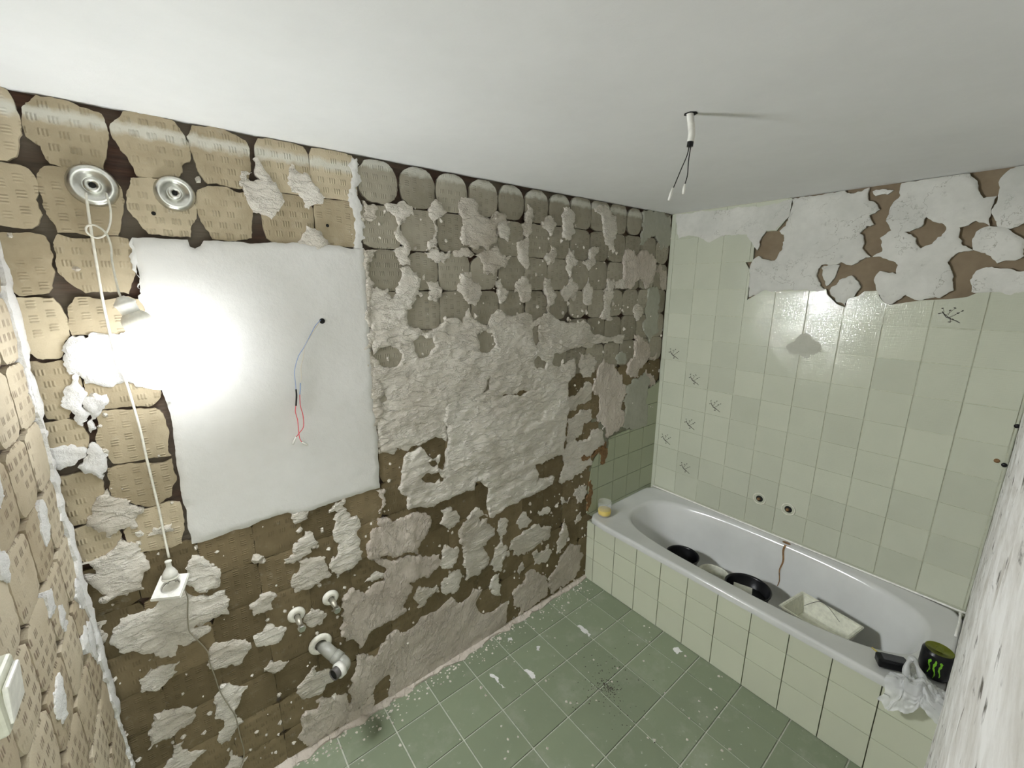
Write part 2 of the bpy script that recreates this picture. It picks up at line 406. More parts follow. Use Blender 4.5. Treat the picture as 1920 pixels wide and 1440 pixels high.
# ---- clay pads
TR1 = dict(off=(0, 140), k=4.0)
traced = [
 ((-2, 0), [(-200, 60), (0, 85), (50, 110), (110, 230), (150, 330), (158, 440), (138, 520), (118, 610), (50, 645), (0, 640), (-200, 630)], 0, 140),
 ((-1, 0), [(165, 230), (270, 145), (380, 160), (500, 190), (600, 240), (760, 290), (795, 370), (815, 430), (800, 560), (785, 640), (770, 715), (640, 695), (440, 685), (370, 665), (320, 590), (300, 530), (220, 480), (190, 460), (158, 350)], 0, 140),
 ((0, 0), [(825, 365), (900, 310), (920, 270), (1100, 290), (1310, 350), (1385, 455), (1425, 560), (1425, 650), (1365, 680), (1370, 730), (1330, 770), (1180, 772), (1020, 752), (960, 630), (900, 560), (842, 470)], 0, 140),
 ((1, 0), [(1440, 375), (1620, 385), (1740, 440), (1840, 490), (1875, 570), (1885, 720), (1885, 850), (1820, 850), (1560, 818), (1482, 720), (1445, 600), (1415, 520), (1400, 460)], 0, 140),
 ((-2, 1), [(-200, 650), (0, 650), (120, 668), (210, 702), (255, 755), (285, 860), (305, 1020), (290, 1110), (235, 1155), (0, 1128), (-200, 1110)], 0, 140),
 ((-1, 1), [(330, 683), (470, 692), (640, 713), (780, 752), (850, 782), (915, 860), (935, 940), (925, 1030), (905, 1140), (885, 1205), (700, 1212), (430, 1185), (372, 1085), (325, 1000), (295, 880), (275, 740)], 0, 140),
 ((0, 1), [(980, 772), (1150, 778), (1290, 795), (1400, 852), (1438, 930), (1478, 1000), (1475, 1078), (1440, 1125), (1430, 1218), (1220, 1206), (1110, 1190), (1040, 1108), (955, 1010), (950, 870)], 0, 140),
 ((1, 1), [(1482, 862), (1560, 832), (1700, 838), (1890, 875), (1895, 1000), (1890, 1225), (1595, 1230), (1532, 1130), (1492, 1060), (1468, 940)], 0, 140),
 ((-2, 2), [(-200, 1185), (0, 1182), (190, 1180), (330, 1205), (368, 1260), (388, 1400), (410, 1480), (390, 1600), (360, 1640), (140, 1660), (40, 1580), (0, 1530), (-200, 1500)], 0, 140),
 ((-1, 2), [(395, 1260), (430, 1192), (700, 1218), (880, 1212), (960, 1230), (1000, 1320), (1005, 1520), (965, 1645), (640, 1640), (515, 1560), (430, 1480)], 0, 140),
 ((-2, 3), [(48, 330), (112, 312), (392, 312), (448, 368), (488, 440), (518, 540), (480, 650), (470, 740), (440, 772), (280, 772), (170, 730), (125, 590), (75, 440)], 0, 480),
 ((-1, 3), [(505, 385), (560, 310), (960, 300), (1075, 325), (1100, 480), (1060, 530), (1040, 590), (540, 600), (512, 540)], 0, 480),
 ((-2, 4), [(195, 805), (460, 782), (600, 860), (620, 1000), (545, 1150), (520, 1215), (360, 1228), (262, 1150), (210, 930)], 0, 480),
 ((-1, 4), [(620, 790), (1160, 800), (1210, 1000), (1205, 1060), (1140, 1125), (700, 1170), (640, 1040)], 0, 480),
 ((-2, 5), [(290, 1265), (480, 1215), (600, 1250), (660, 1340), (660, 1440), (620, 1500), (500, 1590), (390, 1620), (330, 1470)], 0, 480),
 ((-1, 5), [(720, 1180), (1160, 1145), (1245, 1250), (1270, 1330), (1262, 1450), (1285, 1500), (850, 1560), (790, 1480), (715, 1360)], 0, 480),
 ((-2, 6), [(440, 385), (600, 345), (730, 362), (778, 430), (765, 550), (680, 700), (640, 735), (522, 752), (485, 640), (432, 520)], 0, 800),
 ((-1, 6), [(802, 322), (880, 292), (1290, 242), (1328, 400), (1300, 440), (1290, 520), (1200, 580), (1080, 602), (835, 520)], 0, 800),
 ((-2, 7), [(530, 788), (640, 742), (890, 775), (905, 850), (860, 1000), (700, 1045), (600, 1005), (555, 880)], 0, 800),
 ((-1, 7), [(925, 790), (1085, 622), (1210, 582), (1350, 572), (1368, 620), (1385, 780), (1370, 895), (1300, 915), (935, 970)], 0, 800),
]
done = set()
for (cell, pts, ox, oy) in traced:
    lp = px_loop(pts, 1, PF, (ox, oy), 4.0)
    if cell[0] == -2 and cell[1] < 3: lp = [(max(a, WX+.0), b) for a, b in lp]
    lp = jagged(lp, .02, .06, R); done.add(cell)
    rot = (math.pi/2 if (cell in ((-1, 1), (-2, 1), (-2, 2), (-2, 3), (-1, 3), (-1, 5), (-1, 6), (-1, 7), (-2, 0))) else 0)
    me = sheet_mesh('clay_pad', lp, [], pb, h_pad(PT), .05, uvrot=rot, org=(.0, .01*cell[1]))
    link('clay_pad', me, PAD, wall_back)
def superpad(n, rx, ry, rnd, k=26, rough=.04):
    o = []
    for i in range(k):
        t = 2*math.pi*i/k; c, s = math.cos(t), math.sin(t)
        r = (abs(c)**n+abs(s)**n)**(-1/n)
        q = 1+rnd.gauss(0, rough)*.5
        o.append((max(-rx*1.0, min(rx*1.0, rx*r*c*q)), max(-ry, min(ry, ry*r*s*q))))
    return o
CU, CZ = 1.304, .996
protos = {}
def proto(kind, i):
    if (kind, i) not in protos:
        n, rx, ry, mt, rg = dict(round=(2.5, .166, .166, PADG, .03), mid=(4.5, .172, .172, PADG, .03), clay=(6, .1725, .1725, PAD, .03), brown=(11, .1733, .1733, PADB, .012), square=(7, .1725, .1725, PADG, .02))[kind]
        lp = jagged(superpad(n, rx, ry, R, rough=rg), .03, .03, R)
        me = sheet_mesh(kind+'_pad', lp, [], lambda a, b, h: Vector((a*S, (PT-h)*S, b*S)), h_pad(PT), .045, uvrot=(i % 3 == 1)*math.pi/2, org=(.01*i, 0))
        me.materials.append(mt); protos[(kind, i)] = me
    return protos[(kind, i)]
# shapes that keep pads away: the smooth panel and the green tiles by the bath
GT = [(4.285, -3.3), (4.285, -2.35), (4.35, -2.15), (4.40, -2.02), (4.62, -1.83), (5.1, -1.72), (5.6, -1.45), (5.86, -1.3), (5.86, -3.3)]
for r in range(15):
    for c in range(-3, 16):
        if (c+1, r) in done: continue
        u = CU + (c-3)*.3475+.174 if c < 16 else 0
        # columns: index 3 starts right of the panel edge column (u = 1.304)
        z = CZ - .348*r - .174
        if c >= 3 or True:
            pass
        uc = CU + (c-3)*.3475 + .174
        if uc+.1 > LX: continue
        if z-.17 < Z0: continue
        if 0.02 < uc < 1.2 and -1.72 < z < .2: continue
        if uc > 4.35 and z < -1.95: continue
        if uc > 5.2 and z < -1.5: continue
        if c <= 2: kind = 'clay' if (r <= 1 or (c <= -2 and r <= 7)) else 'brown'
        elif r <= 4: kind = 'round' if c < 10 and r <= 0 else R.choice(['mid', 'mid', 'round', 'square'])
        elif r <= 5: kind = R.choice(['mid', 'square'])
        else: kind = 'brown'
        me = proto(kind, R.randint(0, 4))
        jx = R.uniform(-.006, .006) if kind != 'brown' else 0
        o = link('mortar_pad', me, None, wall_back, P(uc+jx, PF, z))
        o.rotation_euler = (0, R.choice([0, math.pi/2, math.pi, -math.pi/2]), 0)

# ---- smooth panel where a mirror or cabinet was
pan = px_loop([(247, 445), (330, 448), (352, 449), (356, 462), (366, 466), (376, 461), (382, 451), (480, 456), (683, 465), (686, 500), (690, 560), (694, 640), (701, 740), (713, 915), (640, 938), (560, 966), (540, 962), (440, 995), (378, 1018), (360, 1021), (352, 985), (340, 930), (330, 860), (322, 790), (306, 740), (298, 700), (290, 640), (275, 590), (262, 520)], 1, PF-.015)
lp = jagged(pan, .03, .035, R)
me = sheet_mesh('smooth_plaster_panel', lp, [], pb, lambda a, b, d: PT+.016*min(1, d/.01)+.004+.004*mn.noise(Vector((a*3, b*3, 5)))+.0018*mn.noise(Vector((a*16-b*7, b*5, 9))), .03)
tag(link('smooth_panel', me, PLS, wall_back), 'smooth white skim panel with a ragged left edge')

# ---- plaster patches, traced from the wall, plus one white glare patch by the bulb. (offset, list)
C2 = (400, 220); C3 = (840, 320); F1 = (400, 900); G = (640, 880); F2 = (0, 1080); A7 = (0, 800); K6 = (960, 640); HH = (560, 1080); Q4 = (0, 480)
patches = [
 (C2, [(300,305),(335,300),(370,360),(420,430),(480,510),(525,610),(500,690),(470,730),(440,765),(400,735),(330,715),(260,640),(225,530),(280,475),(355,470),(310,390)], PLA, .03),
 (C2, [(200,440),(250,402),(292,410),(248,440),(240,500),(215,520),(195,480)], PLA, .02),
 (C2, [(590,345),(640,410),(672,425),(700,415),(760,500),(800,540),(842,600),(740,660),(720,690),(690,680),(675,610),(590,560),(560,500),(570,410)], PLA, .022),
 (C2, [(670,880),(700,812),(800,850),(830,900),(880,950),(830,970),(640,955)], PLA, .035),
 (C2, [(1042,300),(1078,305),(1085,400),(1095,500),(1105,640),(1118,985),(1060,985),(1070,760),(1045,680),(1012,620),(1020,540),(1045,430)], PLS, .016),
 (C2, [(1120,620),(1180,660),(1240,690),(1190,780),(1120,790)], PLA, .02),
 (C2, [(1290,650),(1400,630),(1500,680),(1505,735),(1440,790),(1395,830),(1460,930),(1490,990),(1480,1110),(1400,1105),(1350,1000),(1380,980),(1430,960),(1380,840),(1340,720)], PLA, .03),
 (C2, [(1140,1000),(1240,1000),(1190,1058),(1150,1050)], PLA, .02),
 (C2, [(1480,1130),(1560,1210),(1555,1330),(1480,1440),(1160,1440),(1160,1260),(1230,1270),(1340,1360),(1395,1260),(1400,1130),(1440,1120)], PLA, .03),
 (C2, [(1620,690),(1650,630),(1760,710),(1720,740),(1660,780),(1680,870),(1700,1000),(1600,1000),(1610,930),(1655,900),(1665,800)], PLA, .025),
 (C2, [(1592,1012),(1700,1015),(1790,1002),(1740,1100),(1670,1090),(1612,1052)], PLA, .024),
 (C2, [(1600,1230),(1690,1230),(1720,1290),(1680,1390),(1620,1370)], PLA, .024),
 (C3, [(85,240),(150,205),(215,230),(220,300),(280,350),(340,345),(370,300),(445,340),(445,375),(390,385),(365,470),(365,540),(310,600),(240,560),(190,600),(120,560),(105,490),(115,380),(92,300)], PLA, .035),
 (C3, [(385,380),(465,375),(465,450),(455,535),(400,510),(370,480)], PLA, .042),
 (C3, [(40,620),(160,590),(250,610),(350,560),(400,620),(440,650),(480,640),(400,720),(380,740),(350,790),(340,770),(270,770),(260,690),(240,645),(150,645)], PLA, .03),
 (C3, [(520,540),(605,500),(605,600),(610,680),(590,740),(550,690),(530,640)], PLA, .03),
 (C3, [(600,250),(640,290),(650,340),(630,400),(600,500),(560,480),(560,400),(592,380)], PLA, .025),
 (C3, [(745,340),(800,380),(820,400),(770,490),(740,440),(705,380)], PLA, .025),
 (C3, [(870,275),(930,290),(960,330),(960,460),(920,520),(860,500),(870,400),(855,340)], PLA, .03),
 (C3, [(1100,280),(1140,255),(1200,270),(1230,340),(1265,340),(1270,420),(1245,520),(1240,600),(1215,600),(1215,560),(1180,520),(1165,430),(1155,330),(1110,310)], PLA, .03),
 (C3, [(730,650),(770,560),(815,590),(815,650),(790,700),(740,680)], PLA, .03),
 (C3, [(890,660),(910,580),(950,600),(950,650),(980,680),(940,720),(920,800),(890,740)], PLA, .03),
 (C3, [(1010,690),(1060,660),(1090,570),(1140,570),(1135,610),(1100,650),(1110,690),(1060,750),(1040,710)], PLA, .03),
 (C3, [(1320,700),(1370,590),(1420,640),(1450,600),(1540,620),(1565,660),(1560,760),(1540,840),(1480,870),(1440,800),(1400,860),(1340,880),(1320,790)], PLP, .035),
 (C3, [(100,770),(180,760),(190,830),(250,890),(240,970),(160,1000),(120,940),(80,900)], PLA, .04),
 (C3, [(360,830),(400,810),(460,900),(440,960),(400,1000),(380,940)], PLA, .03),
 (C3, [(540,810),(600,810),(625,850),(630,950),(600,985),(550,980),(515,880)], PLA, .035),
 (C3, [(730,800),(770,810),(780,870),(800,900),(800,1000),(760,1070),(750,960),(720,860)], PLA, .028),
 (C3, [(860,890),(930,800),(980,890),(940,980),(880,980),(850,930)], PLA, .028),
 (C3, [(1020,900),(1060,800),(1090,900),(1080,1000),(1050,1010),(1020,950)], PLA, .028),
 (C3, [(1200,810),(1250,810),(1265,850),(1240,900),(1170,910)], PLA, .03),
 (C3, [(1260,890),(1310,810),(1350,880)], PLA, .028),
 (C3, [(1170,930),(1250,910),(1220,1000),(1240,1110),(1140,1105),(1170,1040),(1180,980)], PLA, .028),
 (C3, [(1390,1050),(1420,1000),(1460,1020),(1450,1100),(1410,1110)], PLA, .028),
 (C3, [(1500,900),(1560,870),(1590,950),(1580,1200),(1510,1290),(1480,1230),(1490,1000)], PLG, .02),
 (C3, [(1460,310),(1560,300),(1680,330),(1670,560),(1600,600),(1560,480),(1440,560),(1470,440)], PLG, .012),
 (C3, [(1560,760),(1600,700),(1640,760),(1640,900),(1590,860)], PLP, .012),
 (C3, [(1400,1230),(1440,1240),(1500,1300),(1500,1400),(1450,1440),(1400,1400)], PLP, .03),
 # right of the big square
 (K6, [(505,80),(580,90),(640,150),(620,230),(560,270),(510,240)], PLA, .025),
 (K6, [(560,300),(610,360),(560,460),(500,470),(480,520),(420,510),(415,430),(490,390)], PLA, .022),
 (K6, [(410,600),(540,510),(600,510),(605,580),(540,620),(520,700),(460,770),(415,760)], PLA, .022),
 (K6, [(650,200),(690,130),(760,170),(830,260),(860,330),(830,450),(850,540),(830,640),(720,730),(700,700),(700,640),(640,600),(660,520),(660,420),(620,400),(610,330),(640,270)], PLP, .026),
 (K6, [(860,330),(1000,230),(1040,300),(1020,340),(1015,630),(860,660),(830,640),(850,540),(832,450)], PLG, .026),
 (K6, [(790,100),(860,110),(850,170),(790,170)], PLG, .024),
 (K6, [(920,0),(1000,0),(1040,80),(1010,160),(900,270),(860,230),(890,140),(925,100)], PLP, .035),
 (K6, [(1030,100),(1090,80),(1085,130),(1045,140)], PLP, .025),
 (K6, [(1010,210),(1045,250),(1085,330),(1040,345)], PLP, .02),
 (K6, [(410,780),(570,740),(590,660),(700,640),(700,760),(610,830),(600,930),(380,1070),(360,1040),(400,930),(385,850)], PLA, .03),
 (K6, [(660,740),(690,730),(705,800),(680,810)], RUST, .01),
 # lower wall
 (F1, [(590,255),(710,225),(710,290),(640,325),(600,320)], PLA, .03),
 (F1, [(870,230),(920,170),(990,140),(1000,240),(1080,270),(1110,350),(1100,440),(1095,500),(1115,600),(1030,670),(930,740),(890,700),(870,640),(930,570),(945,490),(905,450),(900,300),(940,250),(870,250)], PLA, .032),
 (F1, [(530,600),(600,560),(600,490),(690,390),(750,400),(790,470),(740,540),(650,600),(560,630)], PLA, .028),
 (F1, [(640,615),(700,585),(790,580),(850,630),(860,680),(890,710),(790,780),(610,845),(585,790),(640,690),(650,650)], PLA, .026),
 (F1, [(1160,480),(1200,370),(1250,360),(1240,290),(1320,290),(1480,260),(1600,250),(1620,380),(1560,470),(1540,560),(1400,570),(1300,570),(1170,600)], PLP, .045),
 (F1, [(1220,80),(1300,80),(1300,180),(1240,240)], PLP, .03),
 (F1, [(1710,230),(1780,200),(1850,310),(1750,360),(1700,330)], PLA, .03),
 (F1, [(1180,600),(1400,585),(1530,575),(1620,580),(1700,560),(1700,640),(1560,740),(1470,770),(1460,880),(1450,990),(1330,1060),(1180,1150),(1100,1270),(1060,1200),(960,1180),(980,1050),(960,960),(980,870),(1030,820),(1100,830),(1140,870),(1200,790),(1280,760),(1300,690),(1250,640)], PLP, .036),
 (F1, [(1135,770),(1160,740),(1285,700),(1290,728),(1220,752)], PLA, .02),
 (F1, [(270,950),(350,870),(430,840),(480,870),(440,910),(450,970),(380,1000),(310,1025),(300,980)], PLA, .03),
 (F1, [(680,1040),(740,970),(830,990),(855,1010),(820,1080),(740,1110),(700,1080)], PLA, .025),
 (F1, [(300,1190),(430,1080),(490,1110),(550,1110),(520,1180),(440,1240),(320,1250)], PLA, .024),
 (F1, [(-10,690),(60,700),(50,740),(50,800),(-10,820)], PLA, .03),
 (F1, [(0,1265),(130,1210),(260,1220),(260,1300),(160,1400),(0,1420),(-20,1340)], PLA, .024),
 (F1, [(380,1420),(430,1360),(520,1370),(570,1360),(500,1440),(380,1440)], PLA, .02),
 (G, [(755,620),(800,570),(870,580),(880,650),(840,740),(775,750),(742,700)], PLA, .03),
 (G, [(880,490),(920,400),(1000,350),(1100,370),(1155,480),(1060,580),(1100,650),(1100,720),(1020,800),(930,830),(910,720),(920,640),(890,560)], PLA, .036),
 (G, [(945,370),(1010,290),(1060,310),(1100,360),(1000,345),(950,385)], PLA, .026),
 (G, [(752,850),(850,760),(910,800),(890,880),(830,940),(752,920)], PLA, .026),
 (G, [(540,960),(580,880),(720,870),(740,920),(640,1000),(570,1040)], PLA, .026),
 (G, [(1170,460),(1180,390),(1240,370),(1245,470),(1210,530),(1250,600),(1220,680),(1200,770),(1150,770),(1150,640),(1190,560)], PLA, .03),
 (G, [(1150,800),(1190,780),(1200,950),(1140,940)], PLA, .03),
 (G, [(1260,600),(1330,500),(1450,410),(1500,440),(1580,440),(1570,500),(1450,590),(1290,650)], PLA, .022),
 (G, [(1320,390),(1390,320),(1430,380),(1400,430),(1340,450)], PLA, .025),
 (G, [(1480,330),(1550,280),(1570,310),(1510,350)], PLA, .022),
 (G, [(1650,210),(1720,210),(1700,260),(1660,270)], PLA, .022),
 (G, [(1740,200),(1790,120),(1840,120),(1830,220),(1770,260)], PLA, .024),
 (G, [(1750,390),(1800,320),(1800,380),(1760,415)], PLA, .022),
 (G, [(1430,640),(1470,600),(1500,620),(1550,560),(1580,620),(1560,670),(1450,720)], PLA, .022),
 (G, [(1300,900),(1370,860),(1380,790),(1450,750),(1500,790),(1540,810),(1552,900),(1545,950),(1330,1105),(1300,980)], PLP, .022),
 (G, [(1560,820),(1690,600),(1720,560),(1800,570),(1820,640),(1800,730),(1740,830),(1590,940),(1562,900)], PLP, .022),
 (G, [(1620,560),(1650,470),(1680,370),(1700,460),(1690,560),(1620,640)], PLA, .028),
 (G, [(1330,750),(1360,700),(1380,740),(1340,800)], PLA, .024),
 (A7, [(610,1040),(750,985),(870,905),(910,850),(1010,880),(1080,970),(1110,1080),(1060,1170),(1080,1220),(1000,1240),(900,1270),(750,1330),(740,1300),(800,1260),(640,1170),(610,1130),(720,1110)], PLA, .036),
 (A7, [(650,690),(690,600),(720,540),(800,480),(830,530),(950,550),(1020,600),(1080,640),(1010,700),(1010,770),(930,770),(830,840),(790,790),(740,800),(700,770)], PLA, .034),
 (A7, [(1110,820),(1150,760),(1290,730),(1305,780),(1180,810)], PLA, .026),
 (A7, [(1012,800),(1050,782),(1075,820),(1040,835)], PLA, .035),
 (A7, [(1390,1070),(1440,970),(1480,970),(1570,1030),(1660,1100),(1650,1190),(1550,1250),(1460,1230),(1400,1190)], PLA, .032),
 (A7, [(580,310),(650,180),(710,130),(760,170),(810,220),(800,300),(770,400),(720,370),(640,360)], PLF, .042),
 (A7, [(340,150),(450,150),(650,170),(640,230),(560,290),(450,330),(390,320),(340,260)], PLF, .03),
 (F2, [(700,350),(800,340),(810,450),(760,540),(740,450)], PLA, .024),
 (F2, [(850,400),(900,330),(1020,290),(1150,250),(1230,150),(1390,110),(1500,150),(1690,110),(1725,180),(1720,290),(1400,400),(1580,385),(1580,415),(1330,520),(1320,600),(1200,620),(1060,590),(950,580),(870,540)], PLA, .03),
 (F2, [(1580,600),(1610,510),(1730,500),(1860,510),(1860,570),(1780,660),(1610,710)], PLA, .026),
 (F2, [(1040,790),(1130,690),(1350,640),(1330,720),(1250,800),(1070,880)], PLA, .02),
 (F2, [(1110,1200),(1230,1010),(1480,990),(1460,1070),(1330,1170),(1110,1310)], PLA, .02),
 (F2, [(1170,1470),(1300,1280),(1380,1240),(1430,1330),(1550,1310),(1400,1470)], PLA, .02),
 (F2, [(1610,930),(1660,820),(1860,830),(1800,940),(1780,1050),(1830,1100),(1740,1200),(1660,1270),(1640,1180),(1680,1090),(1610,1070)], PLA, .026),
 (F2, [(1680,1460),(1740,1310),(1860,1360),(1830,1460)], PLA, .022),
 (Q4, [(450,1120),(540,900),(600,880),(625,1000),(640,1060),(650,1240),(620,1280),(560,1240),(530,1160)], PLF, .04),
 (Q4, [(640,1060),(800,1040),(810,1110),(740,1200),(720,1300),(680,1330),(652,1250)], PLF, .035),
 (Q4, [(540,600),(700,570),(1000,590),(1180,640),(1210,900),(1190,960),(1040,985),(900,960),(760,975),(640,960),(600,900),(520,890),(470,780)], PLF, .03),  # white patch added to stand in for the bulb's glare on the wall
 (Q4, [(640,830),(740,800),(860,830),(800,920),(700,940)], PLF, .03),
 (HH, [(430,600),(480,590),(600,580),(660,460),(760,430),(820,430),(800,490),(750,560),(680,715),(600,780),(560,880),(500,960),(370,1020),(350,1010),(400,900),(430,720),(440,640)], PLP, .03),
 (HH, [(560,890),(570,960),(550,1010),(420,1090),(350,1105),(345,1030),(410,1010),(500,965)], PLP, .024),
 (HH, [(130,940),(180,910),(240,920),(370,890),(380,960),(350,1130),(150,1240),(80,1290),(40,1260),(25,1130),(50,1020),(150,990)], PLP, .026),
 (HH, [(0,830),(120,680),(140,680),(130,730),(220,700),(350,740),(180,880),(60,920),(0,890)], PLA, .028),
]
k_ = 0
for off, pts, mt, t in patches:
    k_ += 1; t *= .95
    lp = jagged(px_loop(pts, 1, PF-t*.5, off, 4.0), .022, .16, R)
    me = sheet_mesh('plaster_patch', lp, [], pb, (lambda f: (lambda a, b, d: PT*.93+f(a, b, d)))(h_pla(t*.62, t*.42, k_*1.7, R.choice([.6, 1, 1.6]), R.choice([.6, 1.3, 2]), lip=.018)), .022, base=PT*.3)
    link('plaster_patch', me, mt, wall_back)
# the wide plaster field in the middle, with the pads that still show through it
field = [(695,572),(725,560),(760,568),(768,612),(800,624),(822,614),(836,600),(868,607),(880,578),(897,603),(915,612),(922,590),(935,580),(950,592),(968,592),(985,585),(1000,605),(1030,585),(1045,598),(1075,605),(1095,600),(1110,622),(1140,632),(1172,627),(1168,645),(1120,645),(1080,652),(1040,664),(1036,680),(1050,688),(1078,672),(1079,702),(1067,717),(848,756),(836,766),(838,828),(817,819),(802,827),(765,847),(745,840),(740,852),(715,848),(704,760),(699,690)]
fholes = [[(699,668),(712,653),(740,652),(756,664),(750,682),(730,690),(706,684)], [(775,640),(790,628),(812,632),(818,650),(806,666),(786,672),(778,658)], [(895,628),(908,620),(924,624),(931,645),(920,660),(900,658)], [(709,738),(720,733),(727,750),(716,757)], [(1003,612),(1012,608),(1012,640),(1007,652),(1002,640)], [(914,722),(920,708),(918,730),(906,736)], [(1002,676),(1012,668),(1026,680),(1022,692),(1008,692)]]
board = [(838,762),(846,749),(1065,711),(1067,760),(1062,800),(1060,852),(1030,862),(1004,872),(1006,905),(1015,897),(1037,892),(1037,908),(1000,928),(955,948),(938,962),(925,972),(915,952),(917,915),(892,905),(890,920),(872,922),(840,938),(802,953),(767,957),(765,932),(747,918),(755,890),(765,850),(790,838),(800,850),(812,862),(826,852),(822,878),(832,882),(836,862),(840,840)]
bholes = [[(790,898),(800,888),(820,886),(834,895),(832,903),(800,906)], [(804,868),(818,860),(822,872),(812,876)]]
for pts, hl, t, mt, nm in ((field, fholes, .030, PLA, 'plaster_field'), (board, bholes, .036, PLA, 'plaster_board')):
    lp = jagged(px_loop(pts, 1, PF-t*.5), .03, .09, R); hs = [jagged(px_loop(q, 1, PF-t*.5), .03, .1, R) for q in hl]
    me = sheet_mesh(nm, lp, hs, pb, (lambda f: (lambda a, b, d: PT*.93+f(a, b, d)))(h_pla(t*.6, t*.75, 31+t*100, .8, 1.5, lip=.018)), .020, base=PT*.3)
    link(nm, me, mt, wall_back)
low = [(727,1212),(757,1190),(790,1158),(815,1148),(824,1142),(838,1128),(847,1120),(865,1132),(880,1120),(888,1103),(905,1105),(893,1130),(900,1148),(920,1150),(935,1140),(952,1128),(950,1155),(946,1176),(915,1196),(880,1220),(840,1244),(797,1270),(765,1292),(732,1312),(728,1300),(733,1285),(731,1265),(700,1290),(725,1240)]
lp = jagged(px_loop(low, 1, PF-.01), .03, .07, R)
link('plaster_patch', sheet_mesh('plaster_patch', lp, [], pb, (lambda f: (lambda a, b, d: PT*.93+f(a, b, d)))(h_pla(.015, .009, 77, .7, 1.2)), .024, base=0), PLP, wall_back)
# edge strip of trowel mortar on the panel's right side and foot of the wall
lp = jagged(px_loop([(683,466),(690,470),(694,520),(697,560),(702,640),(704,700),(712,800),(717,850),(711,852),(700,760),(692,640),(686,540)], 1, PF-.02), .02, .22, R)
link('plaster_edge', sheet_mesh('plaster_edge', lp, [], pb, (lambda f: (lambda a, b, d: PT*.93+f(a, b, d)))(h_pla(.022, .014, 5, 2, .8)), .016, base=PT*.3), PLA, wall_back)
lp = jagged(px_loop([(247,446),(252,470),(262,520),(268,556),(276,575),(282,600),(288,612),(280,620),(272,580),(258,540),(248,500),(243,462)], 1, PF-.02), .02, .15, R)
link('plaster_edge', sheet_mesh('plaster_edge', lp, [], pb, (lambda f: (lambda a, b, d: PT*.93+f(a, b, d)))(h_pla(.02, .012, 6, 2, .8)), .016, base=PT*.3), PLS, wall_back)
# small crumbs of plaster stuck to the wall (nobody could count them)
bm = bmesh.new()
for i in range(900):
    u = R.uniform(WX, LX); z = R.uniform(Z0+.05, .7)
    if -.15 < u < 1.35 and -1.85 < z < .32: continue
    if u > 4.3 and z < -1.9: continue
    if u < 1.2 and z > -.2 and R.random() < .85: continue
    s = R.uniform(.003, .013)*(1.6 if R.random() < .1 else 1)
    c = P(u, PF-.003, z); vs = []
    rr = [R.uniform(.5, 1.2) for _ in range(6)]
    for k in range(6):
        a = k*math.pi/3+R.random(); a = k*math.pi/3
        vs.append(bm.verts.new(c+Vector((math.cos(a)*rr[k]*s, 0.004, math.sin(a)*rr[k]*s*1.2))))
    tp = bm.verts.new(c+Vector((0, -s*.6-.001, 0)))
    for k in range(6): bm.faces.new((vs[k], vs[(k+1) % 6], tp))
o = bmobj('plaster_crumbs', bm, PLA, wall_back, smooth=False); o['kind'] = 'stuff'
# green tiles left on the back wall above the bath
TG = .348
def clipped_tile(nm, rect, clip_in, clip_out, place, t, mt, parent, uvs=True, bevel=.012, spacing=.12):
    """tile rectangle minus broken-away outline"""
    a0, b0, a1, b1 = rect
    n = 9 if (clip_in or clip_out) else 1
    loop = []
    for (p, q) in (((a0, b0), (a1, b0)), ((a1, b0), (a1, b1)), ((a1, b1), (a0, b1)), ((a0, b1), (a0, b0))):
        for i in range(n): loop.append((p[0]+(q[0]-p[0])*i/n, p[1]+(q[1]-p[1])*i/n))
    vs = list(loop); es = [(i, (i+1) % len(loop)) for i in range(len(loop))]
    for pl_ in [c for c in (clip_in, clip_out) if c]:
        s0 = len(vs); vs += pl_; es += [(s0+i, s0+(i+1) % len(pl_)) for i in range(len(pl_))]
    V, E, F, _, _, _ = delaunay_2d_cdt([Vector(v) for v in vs], es, [], 0, 1e-6)
    V = np.array([(v.x, v.y) for v in V]); F = np.array([f for f in F if len(f) == 3]); cx = V[F].mean(1)
    k = (cx[:, 0] > a0) & (cx[:, 0] < a1) & (cx[:, 1] > b0) & (cx[:, 1] < b1)
    if clip_in: k &= inside(cx[:, 0], cx[:, 1], clip_in)
    if clip_out: k &= ~inside(cx[:, 0], cx[:, 1], clip_out)
    F = F[k]
    if not len(F): return None
    used = np.unique(F); rm = -np.ones(len(V), int); rm[used] = range(len(used)); V = V[used]; F = rm[F]
    cnt = {}
    for f in F:
        for i in range(3): cnt[(f[i], f[(i+1) % 3])] = 1
    bd = [e for e in cnt if (e[1], e[0]) not in cnt]
    vv = [place(a, b, t) for a, b in V]; low_ = {}
    for a, b in bd:
        for q in (a, b):
            if q not in low_: low_[q] = len(vv); vv.append(place(V[q][0], V[q][1], -.02))
    faces = [tuple(int(x) for x in f) for f in F]+[(int(b), int(a), low_[a], low_[b]) for a, b in bd]
    me = bpy.data.meshes.new(nm); me.from_pydata([tuple(v) for v in vv], [], faces)
    uv = me.uv_layers.new(name='UVMap'); bk = {v: q for q, v in low_.items()}
    for l in me.loops:
        q = l.vertex_index; q = q if q < len(V) else bk[q]; uv.data[l.index].uv = (V[q][0]*S, V[q][1]*S)
    return link(nm, me, mt, parent)
gclip = jagged(px_loop([(1100,962),(1102,920),(1110,868),(1124,845),(1140,842),(1142,822),(1180,805),(1205,800),(1213,730),(1235,716),(1243,700),(1236,905),(1210,930),(1160,990)], 1, PF-.01), .03, .06, R)
gclip[-1] = gclip[-1]
